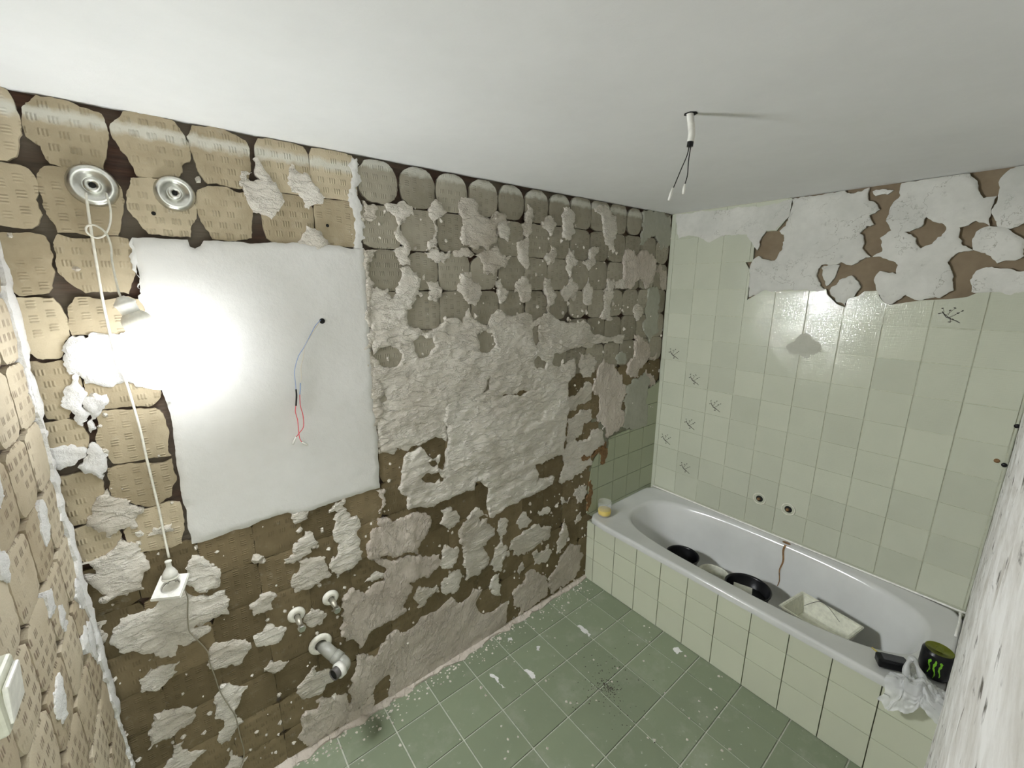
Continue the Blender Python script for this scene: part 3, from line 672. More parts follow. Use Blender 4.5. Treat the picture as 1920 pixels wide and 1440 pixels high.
for i in range(6):
    for j in range(6):
        a0 = 4.088+i*TG; b0 = -1.44-(j+1)*TG
        clipped_tile('tile', (a0+.004, b0+.004, min(a0+TG-.004, LX), b0+TG-.004), gclip, None, lambda a, b, h: P(a, PF-h, b), .012, TILEG, wall_back)
gb = bmesh.new(); box(gb, P(5.05, PF+.012, -2.6), (1.6*S, .02*S, 1.75*S)); bmobj('tile_bed', gb, GROUT, wall_back, smooth=False)
# rusty cracked seam along the edge of the green tiles
for pts in ([(1104,905),(1108,900),(1112,925),(1108,945),(1104,960),(1101,958)], [(1090,858),(1118,846),(1122,838),(1128,842),(1118,852),(1096,864)], [(1124,846),(1138,840),(1140,850),(1135,868),(1126,868)]):
    lp = jagged(px_loop(pts, 1, PF-.02), .015, .15, R)
    link('rusty_seam', sheet_mesh('rusty_seam', lp, [], pb, lambda a, b, d: PT+.020, .03), RUST, wall_back)

# ---- right wall: cream tiles, broken away near the ceiling
K9 = (1380, 300); KS = 1920/540
Hpx = [(1485,360),(1487,372),(1478,408),(1457,433),(1437,434),(1424,452),(1415,465),(1414,477),(1413,490),(1399,492),(1406,505),(1407,520),(1402,562),(1422,551),(1435,540),(1500,541),(1550,542),(1552,552),(1570,570),(1586,576),(1590,560),(1610,555),(1622,546),(1647,545),(1649,555),(1657,567),(1668,572),(1727,563),(1777,561),(1813,557),(1833,549),(1920,545),(2060,548),(2060,280),(1920,300)]
Hloop = px_loop(Hpx, 0, LX); Hloop = [(a, min(b, 1.0)) for a, b in Hloop]
pr = lambda a, b, h: P(LX-h, a, b)
ntile = 0
for i in range(-1, 11):
    for j in range(0, 13):
        a0 = 3.484-.3525*(i+1); a1 = a0+.3525; b1 = .996-TG*j; b0 = b1-TG
        if i == -1: a0, a1 = 3.484, 3.56
        elif i == 10: a0, a1 = FY, 3.484-.3525*10
        else: a0 = 3.484-.3525*(i+1); a1 = a0+.3525
        if b1 < -3.25: continue
        cxs, czs = (a0+a1)/2, (b0+b1)/2
        near = bool(edge_dist(np.array([cxs]), np.array([czs]), [Hloop])[0] < .27)
        ins = bool(inside(np.array([cxs]), np.array([czs]), Hloop)[0])
        if ins and not near: continue
        t = R.uniform(.018, .020)
        clipped_tile('tile', (a0+.005, b0+.005, a1-.005, b1-.005), None, Hloop if near else None, (lambda t, ka, kb, ac, bc: lambda a, b, h: pr(a, b, h+(ka*(a-ac)+kb*(b-bc) if h > 0 else 0)))(t, R.gauss(0, .006), R.gauss(0, .006), a0+.17, b0+.17), t, TILE, wall_right); ntile += 1
gp = clipped_tile('grout_bed', (FY, -3.4, 3.56, 1.0), None, Hloop, pr, .0135, GROUTL, wall_right)
sheets = [
 [(375,262),(700,205),(890,185),(880,260),(960,330),(890,370),(920,430),(870,440),(825,490),(850,600),(900,645),(880,650),(780,700),(700,680),(570,700),(535,770),(560,840),(600,865),(200,870),(140,900),(85,915),(95,760),(120,660),(150,640),(260,670),(310,580),(320,500),(290,475),(350,390)],
 [(1105,155),(1300,118),(1560,90),(1610,140),(1615,200),(1650,255),(1740,240),(1700,330),(1690,440),(1600,405),(1490,450),(1510,570),(1580,600),(1460,630),(1410,680),(1450,780),(1450,870),(1360,920),(1240,935),(1130,900),(1030,965),(960,900),(935,865),(920,800),(960,740),(1070,760),(1080,700),(980,655),(910,645),(975,610),(960,520),(1035,470),(1010,420),(1040,300),(1095,240)],
 [(1830,60),(1920,35),(2400,-60),(2400,440),(1920,420),(1830,460),(1740,440),(1705,330),(1750,225),(1750,150)],
 [(1580,600),(1600,480),(1690,440),(1740,445),(1830,470),(1910,520),(1920,640),(1860,670),(1740,690),(1660,620)],
 [(1560,800),(1600,740),(1740,720),(1920,740),(2400,760),(2400,885),(1920,880),(1600,890),(1570,880)],
 [(625,870),(690,800),(770,770),(830,850),(790,910),(750,925),(725,970),(640,905)],
 [(910,210),(1000,195),(1050,200),(1010,230),(930,240)],
 [(570,720),(640,690),(690,700),(660,780),(600,840)],
 [(1480,30),(1560,20),(1560,20)]]
hol = {1: [[(1130,480),(1240,440),(1270,380),(1370,420),(1370,510),(1230,590),(1200,520)]]}
for i, pts in enumerate(sheets[:-1]):
    lp = jagged(px_loop(pts, 0, LX-.01, K9, KS), .03, .08, R); lp = [(a, min(b, .995)) for a, b in lp]
    hs = [jagged(px_loop(q, 0, LX-.01, K9, KS), .03, .1, R) for q in hol.get(i, [])]
    t = .030 if i not in (6, 7) else .012
    link('plaster_patch', sheet_mesh('plaster_patch', lp, hs, pr, h_pla(t, .010, i*3.1+50, .8, .8, lip=.004), .03, base=-.02), PLW, wall_right)
lp = jagged(px_loop([(1268,402),(1330,396),(1420,388),(1486,374),(1480,405),(1455,432),(1437,432),(1425,450),(1420,470),(1400,440),(1390,440),(1350,444),(1330,455),(1300,442),(1272,448)], 0, LX-.02), .03, .06, R)
link('plaster_patch', sheet_mesh('plaster_patch', lp, [], pr, lambda a, b, d: .0215+.004*min(1, d/.02)+.002*mn.noise(Vector((a*9, b*9, 1))), .04), PLW, wall_right)
lp = jagged(px_loop([(1474,648),(1490,640),(1500,628),(1520,629),(1536,640),(1540,655),(1520,664),(1508,672),(1498,664),(1480,662)], 0, LX-.02), .012, .2, R)
tag(link('mortar_smear', sheet_mesh('mortar_smear', lp, [], pr, lambda a, b, d: .0205+.002*mn.noise(Vector((a*30, b*30, 1))), .02), PLG, wall_right), 'grey mortar smear across a tile joint')
# flat twig print on seven tiles
def twig(cx, cy, sz, mt=TWIG):
    c = hit(cx, cy, 0, LX-.0212); bm = bmesh.new()
    def stroke(pts, w):
        for (x0, y0), (x1, y1) in zip(pts, pts[1:]):
            d = Vector((x1-x0, y1-y0)); n = Vector((-d.y, d.x)).normalized()*w
            q = [bm.verts.new(P(LX-.0212, c[1]-sz*x, c[2]+sz*y)) for x, y in ((x0-n.x, y0-n.y), (x1-n.x*.6, y1-n.y*.6), (x1+n.x*.6, y1+n.y*.6), (x0+n.x, y0+n.y))]
            bm.faces.new(q)
    stroke([(-.5, .28), (-.25, -.1), (0, -.22), (.3, -.34), (.55, -.5)], .035)
    stroke([(-.42, .15), (-.1, -.12), (.05, -.22)], .03)
    stroke([(0, -.22), (.05, -.5)], .02); stroke([(.1, -.2), (.35, -.4)], .02)
    for a, b in (((-.45, .2), (-.62, .12)), ((-.3, 0), (.12, .55)), ((-.05, -.15), (.32, .2)), ((-.1, -.12), (.5, .35)), ((-.15, .05), (-.12, .4)), ((-.4, .1), (-.5, .5)), ((.2, -.3), (.0, -.45))):
        stroke([a, ((a[0]+b[0])/2+.03, (a[1]+b[1])/2), b], .012)
        for q in range(3):
            x, y = b[0]+R.uniform(-.05, .05), b[1]+R.uniform(-.05, .05); stroke([(x-.05, y), (x+.05, y+.03)], .025)
    me = bpy.data.meshes.new('twig_print'); bm.to_mesh(me); bm.free(); link('twig_print', me, mt, wall_right)
for x, y in ((1264,664),(1302,712),(1341,762),(1294,796),(1249,824),(1285,878)): twig(x, y, .135)
twig(1783, 592, .13)
# shut-off tap holes
for x, y in ((1424,935),(1478,955)):
    c = hit(x, y, 0, LX-.02); t_ = thing('tap_rosette', ('clear plastic rosette around the %s tap hole in the tiled wall' % ('left' if x < 1450 else 'right')), 'rosette', P(LX-.021, c[1], c[2]), 'tap holes above the bath')
    mx = frame((0, 0, 0), (-1, 0, 0), (0, 1, 0)); bm = bmesh.new()
    lathe(bm, [(.036, 0), (.036, .002), (.033, .004), (.030, .003), (.029, 0)], mx, 32); bmobj('ring', bm, CREAM, t_)
    bm = bmesh.new(); lathe(bm, [(0, .0012), (.017, .0012), (.019, .0)], mx, 20); bmobj('hole', bm, DARK, t_)
    bm = bmesh.new(); tube(bm, [mx @ Vector((0, 0, 0)), mx @ Vector((.003, .0, .012))], .008, 12); bmobj('valve_stub', bm, RUST, t_)
for x, y, m_ in ((1907,799,BLACK),(1883,872,BLACK),(1869,864,RUST)):
    c = hit(x, y, 0, LX-.02); bm = bmesh.new(); lathe(bm, [(0, .004), (.008, .004), (.009, 0)], frame(P(LX-.02, c[1]+.0, c[2]), (-1, 0, 0), (0, 1, 0)), 12); bmobj('wall_plug', bm, m_, wall_right)

# ---- floor tiles
def floor_tile_mesh(w_, d_):
    bm = bmesh.new(); box(bm, (0, 0, 0), (w_*S, d_*S, .03*S), bev=.0012)
    me = bpy.data.meshes.new('floor_tile'); bmesh.ops.recalc_face_normals(bm, faces=bm.faces); bm.to_mesh(me); bm.free(); me.materials.append(FLOORM); return me
FX, FYY, FPI, FPJ = 3.95, 3.2, .468, .471; cache = {}
for i in range(-1, 10):
    for j in range(-1, 8):
        x1 = FX-FPI*i; x0 = x1-FPI; y1 = FYY-FPJ*j; y0 = y1-FPJ
        x1 = min(x1, 4.27); y1 = min(y1, DY+.01); x0 = max(x0, WX); y0 = max(y0, FY-.3)
        if x1-x0 < .05 or y1-y0 < .05: continue
        w_, d_ = round(x1-x0-.014, 4), round(y1-y0-.014, 4)
        if (w_, d_) not in cache: cache[(w_, d_)] = floor_tile_mesh(w_, d_)
        o = link('floor_tile', cache[(w_, d_)], None, floor, P((x0+x1)/2, (y0+y1)/2, Z0-.0165+R.uniform(0, .0015)))
bm = bmesh.new()
for i in range(700):       # plaster dust lumps, thickest along the back wall
    y = DY-abs(R.gauss(0, .12)) if i < 480 else R.uniform(0, DY)
    x = R.uniform(-.4, 4.2); s = R.uniform(.0015, .007)*(1.5 if R.random() < .1 else 1)
    c = P(x, y, Z0); vs = [bm.verts.new(c+Vector((math.cos(k*1.256)*s*R.uniform(.6, 1.3), math.sin(k*1.256)*s*R.uniform(.6, 1.3), 0))) for k in range(5)]
    tp = bm.verts.new(c+Vector((0, 0, s*.8)))
    for k in range(5): bm.faces.new((vs[k], vs[(k+1) % 5], tp))
o = bmobj('floor_rubble', bm, PLA, floor, smooth=False); o['kind'] = 'stuff'
bm = bmesh.new(); hc = hit(1138, 1288, 2, Z0)
for i in range(260):       # small heap of dark grit in the middle of the floor
    sg = .05 if i < 120 else .22
    c = P(hc[0]+R.gauss(0, sg), hc[1]+R.gauss(0, sg), Z0); s = R.uniform(.0008, .0035)*(1.8 if i < 12 else 1)
    vs = [bm.verts.new(c+Vector((math.cos(k*1.256)*s*R.uniform(.6, 1.3), math.sin(k*1.256)*s*R.uniform(.6, 1.3), 0))) for k in range(5)]
    tp = bm.verts.new(c+Vector((0, 0, s*.9)))
    for k in range(5): bm.faces.new((vs[k], vs[(k+1) % 5], tp))
o = bmobj('floor_grit', bm, plain('grit', (.07, .065, .05), .9), floor, smooth=False); o['kind'] = 'stuff'
for pts in ([(1082,1174),(1086,1172),(1108,1190),(1104,1194)], [(982,1257),(990,1256),(1004,1272),(998,1274)], [(918,1262),(930,1268),(948,1290),(942,1290)], [(1262,1216),(1272,1214),(1280,1222),(1268,1226)], [(952,1197),(960,1196),(961,1201),(954,1202)], [(1006,1212),(1013,1212),(1012,1220),(1006,1219)]):
    lp = jagged(px_loop(pts, 2, Z0), .02, .15, R)
    link('paint_spot', sheet_mesh('paint_spot', lp, [], place_floor, lambda a, b, d: .004, .04), PLF, floor)
# crumbling mortar fillet along the foot of the back wall
lp = []
for i in range(60): lp.append((WX+.1+i*.0838, DY-.03-abs(R.gauss(0, .03))))
lp += [(4.25, DY+.02), (WX+.1, DY+.02)]
link('mortar_fillet', sheet_mesh('mortar_fillet', lp, [], place_floor, lambda a, b, d: .004+max(0, min(.05, (a*0+b-(DY-.07))*.5))+.008*abs(mn.noise(Vector((a*14, b*14, 2)))), .03), PLP, floor)

# ---- left wall
pll = lambda a, b, h: P(WX-.012+h, a, b)
lprot = {}
for r in range(1, 15):
    for c in range(0, 8):
        y = DY-.05-.348*c-.174; z = CZ-.348*r-.174
        if y < .8 or z-.17 < Z0: continue
        key = R.randint(0, 4)
        if key not in lprot:
            lp = jagged(superpad(5, .169, .170, R, rough=.05), .03, .05, R)
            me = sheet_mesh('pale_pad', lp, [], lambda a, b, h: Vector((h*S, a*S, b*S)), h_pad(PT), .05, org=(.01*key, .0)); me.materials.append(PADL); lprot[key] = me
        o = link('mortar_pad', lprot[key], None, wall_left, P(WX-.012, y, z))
pth = PT-.004
for i in range(46):
    y = R.uniform(1.5, 3.5); z = R.uniform(-4.1, .4); rx = R.uniform(.04, .10); rz = R.uniform(.06, .17)
    lp = [(y+rx*math.cos(t*.785)*R.uniform(.6, 1.2), z+rz*math.sin(t*.785)*R.uniform(.6, 1.2)) for t in range(8)]
    lp = jagged(lp, .02, .2, R)
    link('plaster_patch', sheet_mesh('plaster_patch', lp, [], pll, (lambda f: (lambda a, b, d: PT*.93+f(a, b, d)))(h_pla(.012, .012, i*2.2, 1, 1, lip=.008)), .028, base=0), PLF, wall_left)
lp = []                                     # thick plaster fillet down the room corner
for i in range(40): lp.append((DY-.07-.03*R.random(), .0-i*.107))
lp = [(DY+.03, .5), (DY-.07, .5), (DY-.09, .2)]+lp+[(DY+.03, -4.2)]
lp = jagged(lp, .03, .15, R)
link('corner_plaster', sheet_mesh('corner_plaster', lp[::-1], [], pll, lambda a, b, d: PT+.012+.012*min(1, d/.02)+.010*mn.noise(Vector((a*12, b*7, 3))), .028, base=0), PLF, wall_left)

# ---- front wall: rough plaster seen almost edge-on, smooth strip by the opening
bm = bmesh.new(); nx, nz = 150, 110; X0 = .30; grid = []
for i in range(nx+1):
    fx = (i/nx)**1.6; x = X0+(LX+.05-X0)*fx; row = []
    for k in range(nz+1):
        z = Z0+(1.0-Z0)*k/nz; v = Vector((x*3.0, 7, z*1.3))
        n = mn.noise(v)*.6+mn.noise(v*3)*.35+abs(mn.noise(v*7))*.35
        n -= max(0, mn.noise(v*5+Vector((9, 9, 9)))-.30)*1.5
        row.append(bm.verts.new(P(x, FY-.003+.013*n*min(1, .25+x/3), z)))
    grid.append(row)
for i in range(nx):
    for k in range(nz): bm.faces.new((grid[i][k], grid[i][k+1], grid[i+1][k+1], grid[i+1][k]))
b0 = [bm.verts.new(P(X0, FY-.35, z)) for z in (Z0, 1.0)]; 
bm.faces.new((b0[0], b0[1], grid[0][nz], grid[0][0])) if False else None
for k in range(nz): pass
m_, nt_, b_ = mat('rough_front_plaster'); g = NG(nt_); p = g.pos()
n1 = g.noise(p, 1, 6, .65, (4, 1, 12)); n2 = g.noise(p, 1, 5, .6, (12, 1, 26)); n3 = g.noise(p, 1, 5, .65, (11, 1, 20))
c = g.ramp(n1, [(.3, (.46, .43, .38)), (.6, (.80, .79, .77))])
c = g.mix(g.m('MULTIPLY', g.m('SUBTRACT', n3, .585), 12, clamp=True), c, (.09, .075, .06))
g.l(c, b_.inputs['Base Color']); b_.inputs['Roughness'].default_value = .9; g.l(g.bump(n2, 1, .006), b_.inputs['Normal'])
wall_front = tag(bmobj('wall_front', bm, m_), kind='structure')
bm = bmesh.new(); box(bm, (P(X0, FY-.03, Z0)+P(LX+.1, FY-.3, 1.0))/2, ((LX+.1-X0)*S, .27*S, 5.22*S)); bmobj('wall_core', bm, PLW, wall_front, smooth=False)

# ================================================================= BATH
TX0, TX1, TY0, TY1, TZ = 4.235, LX-.021, FY+.003, PF-.01, -3.215
bath = thing('bathtub', 'white enamel built-in bathtub full of odds and ends under the tiled wall', 'bathtub', P(4.95, 1.75, Z0+.1))
bl = bath.location.copy()
def Q(x, y, z): return P(x, y, z)-bl
bm = bmesh.new(); seg = 72
cx, cy = 5.085, 1.70
def oval(hx, hy, z, n, dy=0.0, dx=0.0):
    o = []
    for k in range(seg):
        t = 2*math.pi*k/seg; c_, s_ = math.cos(t), math.sin(t); r = (abs(c_)**n+abs(s_)**n)**(-1/n)
        o.append(bm.verts.new(Q(cx+dx+hx*r*c_, cy+dy+hy*r*s_, z)))
    return o
def rect_ring(z, inset=0.0, rad=.06):
    o = []
    hx, hy = (TX1-TX0)/2-inset, (TY1-TY0)/2-inset; mx_, my_ = (TX0+TX1)/2, (TY0+TY1)/2
    for k in range(seg):
        t = 2*math.pi*k/seg; c_, s_ = math.cos(t), math.sin(t)
        # direction matched to the oval's parameter
        r = (abs(c_)**18+abs(s_)**18)**(-1/18)
        o.append(bm.verts.new(Q(mx_+hx*r*c_, my_+hy*r*s_, z)))
    return o
rings = [rect_ring(TZ-.075), rect_ring(TZ-.02, -.004), rect_ring(TZ-.002, .006), rect_ring(TZ, .03), rect_ring(TZ-.006, .05),
         oval(.665, 1.60, TZ-.008, 3.2), oval(.650, 1.58, TZ-.016, 3.0), oval(.632, 1.555, TZ-.05, 2.9), oval(.60, 1.47, TZ-.25, 2.8, -.02), oval(.565, 1.36, TZ-.50, 2.8, -.05), oval(.53, 1.24, TZ-.68, 2.8, -.08),
         oval(.46, 1.12, TZ-.76, 2.8, -.09), oval(.3, .8, TZ-.785, 2.6, -.09), oval(.08, .2, TZ-.79, 2.2, -.09)]
for A, B in zip(rings, rings[1:]):
    for k in range(seg): bm.faces.new((A[k], A[(k+1) % seg], B[(k+1) % seg], B[k]))
bm.faces.new(rings[-1])
bmobj('basin', bm, ENAM, bath)
bm = bmesh.new(); tube(bm, spline([Q(TX1-.02, TY1-.05, TZ+.012), Q(TX1-.02, 1.8, TZ+.012), Q(TX1-.02, TY0+.12, TZ+.012), Q(TX1-.06, TY0+.03, TZ+.012), Q(TX1-.5, TY0+.02, TZ+.012)], 6), .0045, 8); bmobj('sealant_bead', bm, WHITE, bath)
# rust streak under the tap hole
def basin_x(z):
    ks = [(TZ-.016, .650), (TZ-.05, .632), (TZ-.25, .60), (TZ-.50, .565), (TZ-.68, .53)]
    for (z0, a0), (z1, a1) in zip(ks, ks[1:]):
        if z <= z0 and z >= z1: return cx+a0+(a1-a0)*(z0-z)/(z0-z1)
    return cx+.53
bm = bmesh.new(); prevv = None
for i in range(22):
    z = TZ-.02-.55*i/21; y = 1.52+.01*math.sin(i*.6)-.01*i/21; wd = .010*(1.3-i/25); x = basin_x(z)-.006
    q = (bm.verts.new(Q(x, y-wd, z)), bm.verts.new(Q(x, y+wd, z)))
    if prevv: bm.faces.new((prevv[0], prevv[1], q[1], q[0]))
    prevv = q
q = [bm.verts.new(Q(5.75+.03*math.cos(t), 1.52+.05*math.sin(t), TZ+.0012)) for t in [k*.785 for k in range(8)]]; bm.faces.new(q)
me = bmobj('rust_streak', bm, RUST, bath); me['label'] = 'brown rust streak down the inside of the bath'
# tiled front of the bath
GROUTA = plain('apron_grout', (.20, .20, .14), .9)
apron = slab('trim_1', P(TX0+.050, FY-.02, Z0-.005), P(TX0+.12, TY1+.02, TZ-.077), GROUTA)
AX = 4.27
cols_ = [3.56, 3.42]+[3.067-.3485*k for k in range(0, 9)]+[FY-.01]
rows_ = [TZ-.077, -3.545, -3.85, Z0]
rows_ = [TZ-.077, -3.535-.0, -3.855, Z0]
for i in range(len(cols_)-1):
    for j in range(3):
        bm = bmesh.new(); y1, y0, z1, z0 = cols_[i], cols_[i+1], rows_[j], rows_[j+1]
        if y1-y0 < .05: continue
        box(bm, (0, 0, 0), (.03*S, (y1-y0-.0075)*S, (z1-z0-.0075)*S), bev=.0008)
        me = bpy.data.meshes.new('apron_tile'); bm.to_mesh(me); bm.free(); me.uv_layers.new(name='UVMap'); me.materials.append(TILEP)
        link('tile', me, None, apron, P(AX+.001+R.uniform(0, .002), (y0+y1)/2, (z0+z1)/2))

# ================================================================= THINGS IN AND ON THE BATH
def onfloor(px, py, z): h = hit(px, py, 2, z); return h[0], h[1]
zf_ = TZ-.775                     # basin floor
def pail(name, label, cat, px, py, ztop, r, hgt, m, fill=None, loc=None, tilt=(0, 0)):
    x, y = (onfloor(px, py, ztop) if loc is None else loc)
    t = thing(name, label, cat, P(x, y, ztop-hgt)); t.rotation_euler = (tilt[0], tilt[1], 0)
    bm = bmesh.new(); hh = hgt*S; rr = r*S
    lathe(bm, [(0, .0), (rr*.80, .0), (rr*.86, .006), (rr*.97, hh*.93), (rr*1.04, hh*.94), (rr*1.05, hh), (rr*1.0, hh), (rr*.95, hh*.94), (rr*.82, .008), (0, .008)], Matrix.Identity(4), 40)
    bmobj('shell', bm, m, t)
    if fill:
        bm = bmesh.new(); lathe(bm, [(0, hh*fill[0]), (rr*.9, hh*fill[0]), (rr*.86, hh*fill[0]-.01), (0, hh*fill[0]-.01)], Matrix.Identity(4), 32)
        bmobj('contents', bm, fill[1], t)
    return t
b1 = pail('mixing_bowl', 'black round tub, nearest the glass, with dried dark dregs inside', 'tub', 0, 0, -3.60, .205, .32, BLACK, (.35, DGREY), loc=(5.03, 2.50))
b2 = pail('plastic_bowl', 'pale cream plastic bowl standing between the two black tubs', 'bowl', 0, 0, -3.74, .185, .20, CREAM, (.4, PAPER), loc=(5.17, 2.12))
b3 = pail('mixing_tub', 'black round tub with a square paper scrap lying inside', 'tub', 0, 0, -3.60, .245, .32, BLACK, (.55, DGREY), loc=(5.06, 1.66))
_c = hit(1392, 1108, 2, -3.64); c3 = P(_c[0], _c[1], -3.64); bm = bmesh.new(); box(bm, (0, 0, 0), (.105, .09, .002), rot=Matrix.Rotation(.35, 3, 'Z') @ Matrix.Rotation(.05, 3, 'X'))
o = bmobj('paper_scrap', bm, PAPER, None, False, c3); tag(o, 'square pale paper scrap lying in the black tub', 'paper')
# rectangular cream tray resting on a dark box
def corner(px, py, z): h = hit(px, py, 2, z); return Vector((h[0], h[1], z))
TZT = -3.52
A = corner(1505, 1109, TZT); B = corner(1618, 1175, TZT); 
ex = (B-A); L1 = ex.length; ex.normalize(); ey = Vector((ex.y, -ex.x, 0)); 
if ey.x > 0: ey = -ey
L2 = .46
def tray(name, label, cat, A, ex, ey, L1, L2, ztop, dep, m, loc_c):
    t = thing(name, label, cat, P(loc_c.x, loc_c.y, ztop-dep)); lc = t.location.copy()
    def V(a, b, z): q = A+ex*a+ey*b; return P(q.x, q.y, z)-lc
    bm = bmesh.new(); i = .05; w_ = .018
    def ring(off, z): return [bm.verts.new(V(a, b, z)) for a, b in ((off, off), (L1-off, off), (L1-off, L2-off), (off, L2-off))]
    R_ = [ring(i, ztop-dep), ring(.008, ztop-.02), ring(-.012, ztop-.018), ring(-.012, ztop), ring(w_, ztop), ring(i+w_, ztop-dep+.02)]
    for a, b in zip(R_, R_[1:]):
        for k in range(4): bm.faces.new((a[k], a[(k+1) % 4], b[(k+1) % 4], b[k]))
    bm.faces.new(R_[0][::-1]); bm.faces.new(R_[-1]); bmesh.ops.recalc_face_normals(bm, faces=bm.faces)
    bmesh.ops.bevel(bm, geom=list(bm.edges), offset=.003, segments=2, affect='EDGES')
    o = bmobj('tray', bm, m, t, smooth=False); return t, V
tc = A+ex*L1*.5+ey*L2*.5
trb, Vt = tray('storage_box', 'cream rectangular plastic box with a thin wire inside it', 'box', A, ex, ey, L1, L2, TZT, .22, CREAM, tc)
w0 = A+ex*.10+ey*.14; w1 = A+ex*L1*.72+ey*.10; w2 = A+ex*L1*.35+ey*(-.0)
bm = bmesh.new(); tube(bm, spline([P(w0.x, w0.y, TZT-.06), P(w2.x, w2.y, TZT+.008), P(w1.x, w1.y, TZT-.03)], 8), .0012, 6)
tag(bmobj('wire_offcut', bm, DGREY), 'thin dark wire lying across the cream box', 'wire')
bm = bmesh.new(); cc = A+ex*(L1*.56)+ey*(L2*.5); rotm = Matrix.Rotation(math.atan2(ex.y, ex.x), 3, 'Z')
box(bm, (0, 0, 0), (L1*S*.92, L2*S*.80, .19*S), rot=rotm, bev=.004)
tag(bmobj('dark_box', bm, BLACK, None, False, P(cc.x+.0, cc.y-.02, TZT-.22-.096)), 'black box standing on the bath floor under the cream box', 'box')
# black angular box on the rim, pencil, can, bag
c = hit(1672, 1245, 2, TZ+.04); t = thing('battery_case', 'small black angular plastic case lying on the bath rim by the bag', 'case', P(c[0], c[1], TZ+.012))
t.rotation_euler = (0, -.05, math.radians(-62))
bm = bmesh.new(); box(bm, (0, 0, .020), (.092, .046, .036), bev=.007); bmobj('body', bm, BLACK, t, False)
bm = bmesh.new(); box(bm, (0.004, 0, .0395), (.070, .034, .003), bev=.001); bmobj('lid', bm, DGREY, t, False)
c0 = hit(1648, 1222, 2, TZ+.03); c1 = hit(1664, 1240, 2, TZ+.03); bm = bmesh.new(); tube(bm, [P(c0[0]+.02, c0[1]+.05, TZ+.022), P(c1[0], c1[1], TZ+.035)], .0032, 6)
tag(bmobj('carpenter_pencil', bm, plain('pencil_yellow', (.55, .45, .12), .5)), 'yellowish pencil poking out beside the black case', 'pencil')
cr = .104*S; cb = hit(1748, 1268, 2, TZ+.012)
can = thing('energy_drink_can', 'black and green drink can standing on the bath rim at the right wall', 'can', P(cb[0]+.04, cb[1]+.0, TZ+.012))
CANX = can.location.copy()
ch = .245*S
bm = bmesh.new(); lathe(bm, [(0, .004), (cr*.78, .003), (cr*.82, 0), (cr*.95, .008), (cr, .016), (cr, ch*.86), (cr*.97, ch*.91), (cr*.86, ch*.965), (cr*.84, ch)], Matrix.Identity(4), 48); bmobj('body', bm, BLACK, can)
bm = bmesh.new(); lathe(bm, [(cr*.84, ch), (cr*.86, ch*1.008), (cr*.81, ch*1.008), (cr*.79, ch*.97), (0, ch*.975)], Matrix.Identity(4), 48); bmobj('rim', bm, OLIVE, can)
bm = bmesh.new(); box(bm, (.004, 0, ch*.985), (cr*.7, cr*.4, .0015), bev=.0005); bmobj('pull_tab', bm, OLIVE, can, False)
vdir = math.atan2(-CANX.y, -CANX.x)
for k, (da, top_, bot_) in enumerate(((-.30, .80, .22), (.0, .80, .12), (.32, .78, .24))):   # three torn claw strokes
    bm = bmesh.new(); pr_ = None
    for i in range(13):
        f = i/12; z = ch*(top_+(bot_-top_)*f); a = vdir-da+.05*math.sin(f*9+k)*1.0+.10*(f-.5)*(1 if k == 1 else .6)
        wd = (.085 if i > 0 else .02)*(1-f*.75)*(1+.35*math.sin(f*23+k*2)); wd = max(.012, wd)
        q = [bm.verts.new(Vector((math.cos(a+s_)*cr*1.004, math.sin(a+s_)*cr*1.004, z))) for s_ in (-wd, 0, wd)]
        if pr_: bm.faces.new((pr_[0], pr_[1], q[1], q[0])); bm.faces.new((pr_[1], pr_[2], q[2], q[1]))
        pr_ = q
    bmobj('green_claw_mark', bm, GREEN, can)
# crumpled bag: folded strips draped over the rim
bc = hit(1733, 1300, 2, TZ+.02); bag = thing('plastic_bag', 'crumpled white plastic bag draped over the bath corner below the can', 'bag', P(bc[0], bc[1]+.02, TZ+.004))
bm = bmesh.new(); N = 44; gv = []
for i in range(N+1):
    row = []
    for k in range(N+1):
        u = i/N*2-1; v = k/N*2-1; q = Vector((u*2.2, v*2.2, 4))
        rr = math.hypot(u, v); ang = math.atan2(v, u); lim = 1+.22*math.sin(ang*3+1)+.15*math.sin(ang*5)
        X = u*.085*lim*(.9+.3*mn.noise(q)); Y = v*.085*lim*(.9+.3*mn.noise(q+Vector((5, 5, 5))))
        Zh = .002+.034*max(0, 1-rr*.75)*(1+mn.noise(q*1.2))+.016*abs(mn.noise(q*2.3))+.012*abs(mn.noise(q*4.1+Vector((1, 2, 3))))
        wx = X+bag.location.x-TX0*S
        if wx < 0: Zh = min(Zh, .02)+wx*1.15; X = X*.55+(-(bag.location.x-TX0*S))*.45-.012-.012*abs(mn.noise(q*3))
        row.append(bm.verts.new((X, Y, Zh)))
    gv.append(row)
for i in range(N):
    for k in range(N): bm.faces.new((gv[i][k], gv[i+1][k], gv[i+1][k+1], gv[i][k+1]))
bmobj('film', bm, BAGM, bag)
bm = bmesh.new(); tube(bm, spline([(.02, .045, .02), (.035, .05, .06), (.045, .04, .085), (.04, .02, .06), (.03, .0, .03)], 8), [.009+.003*math.sin(i*.5) for i in range(33)], 10); bmobj('twisted_handle', bm, BAGM, bag)
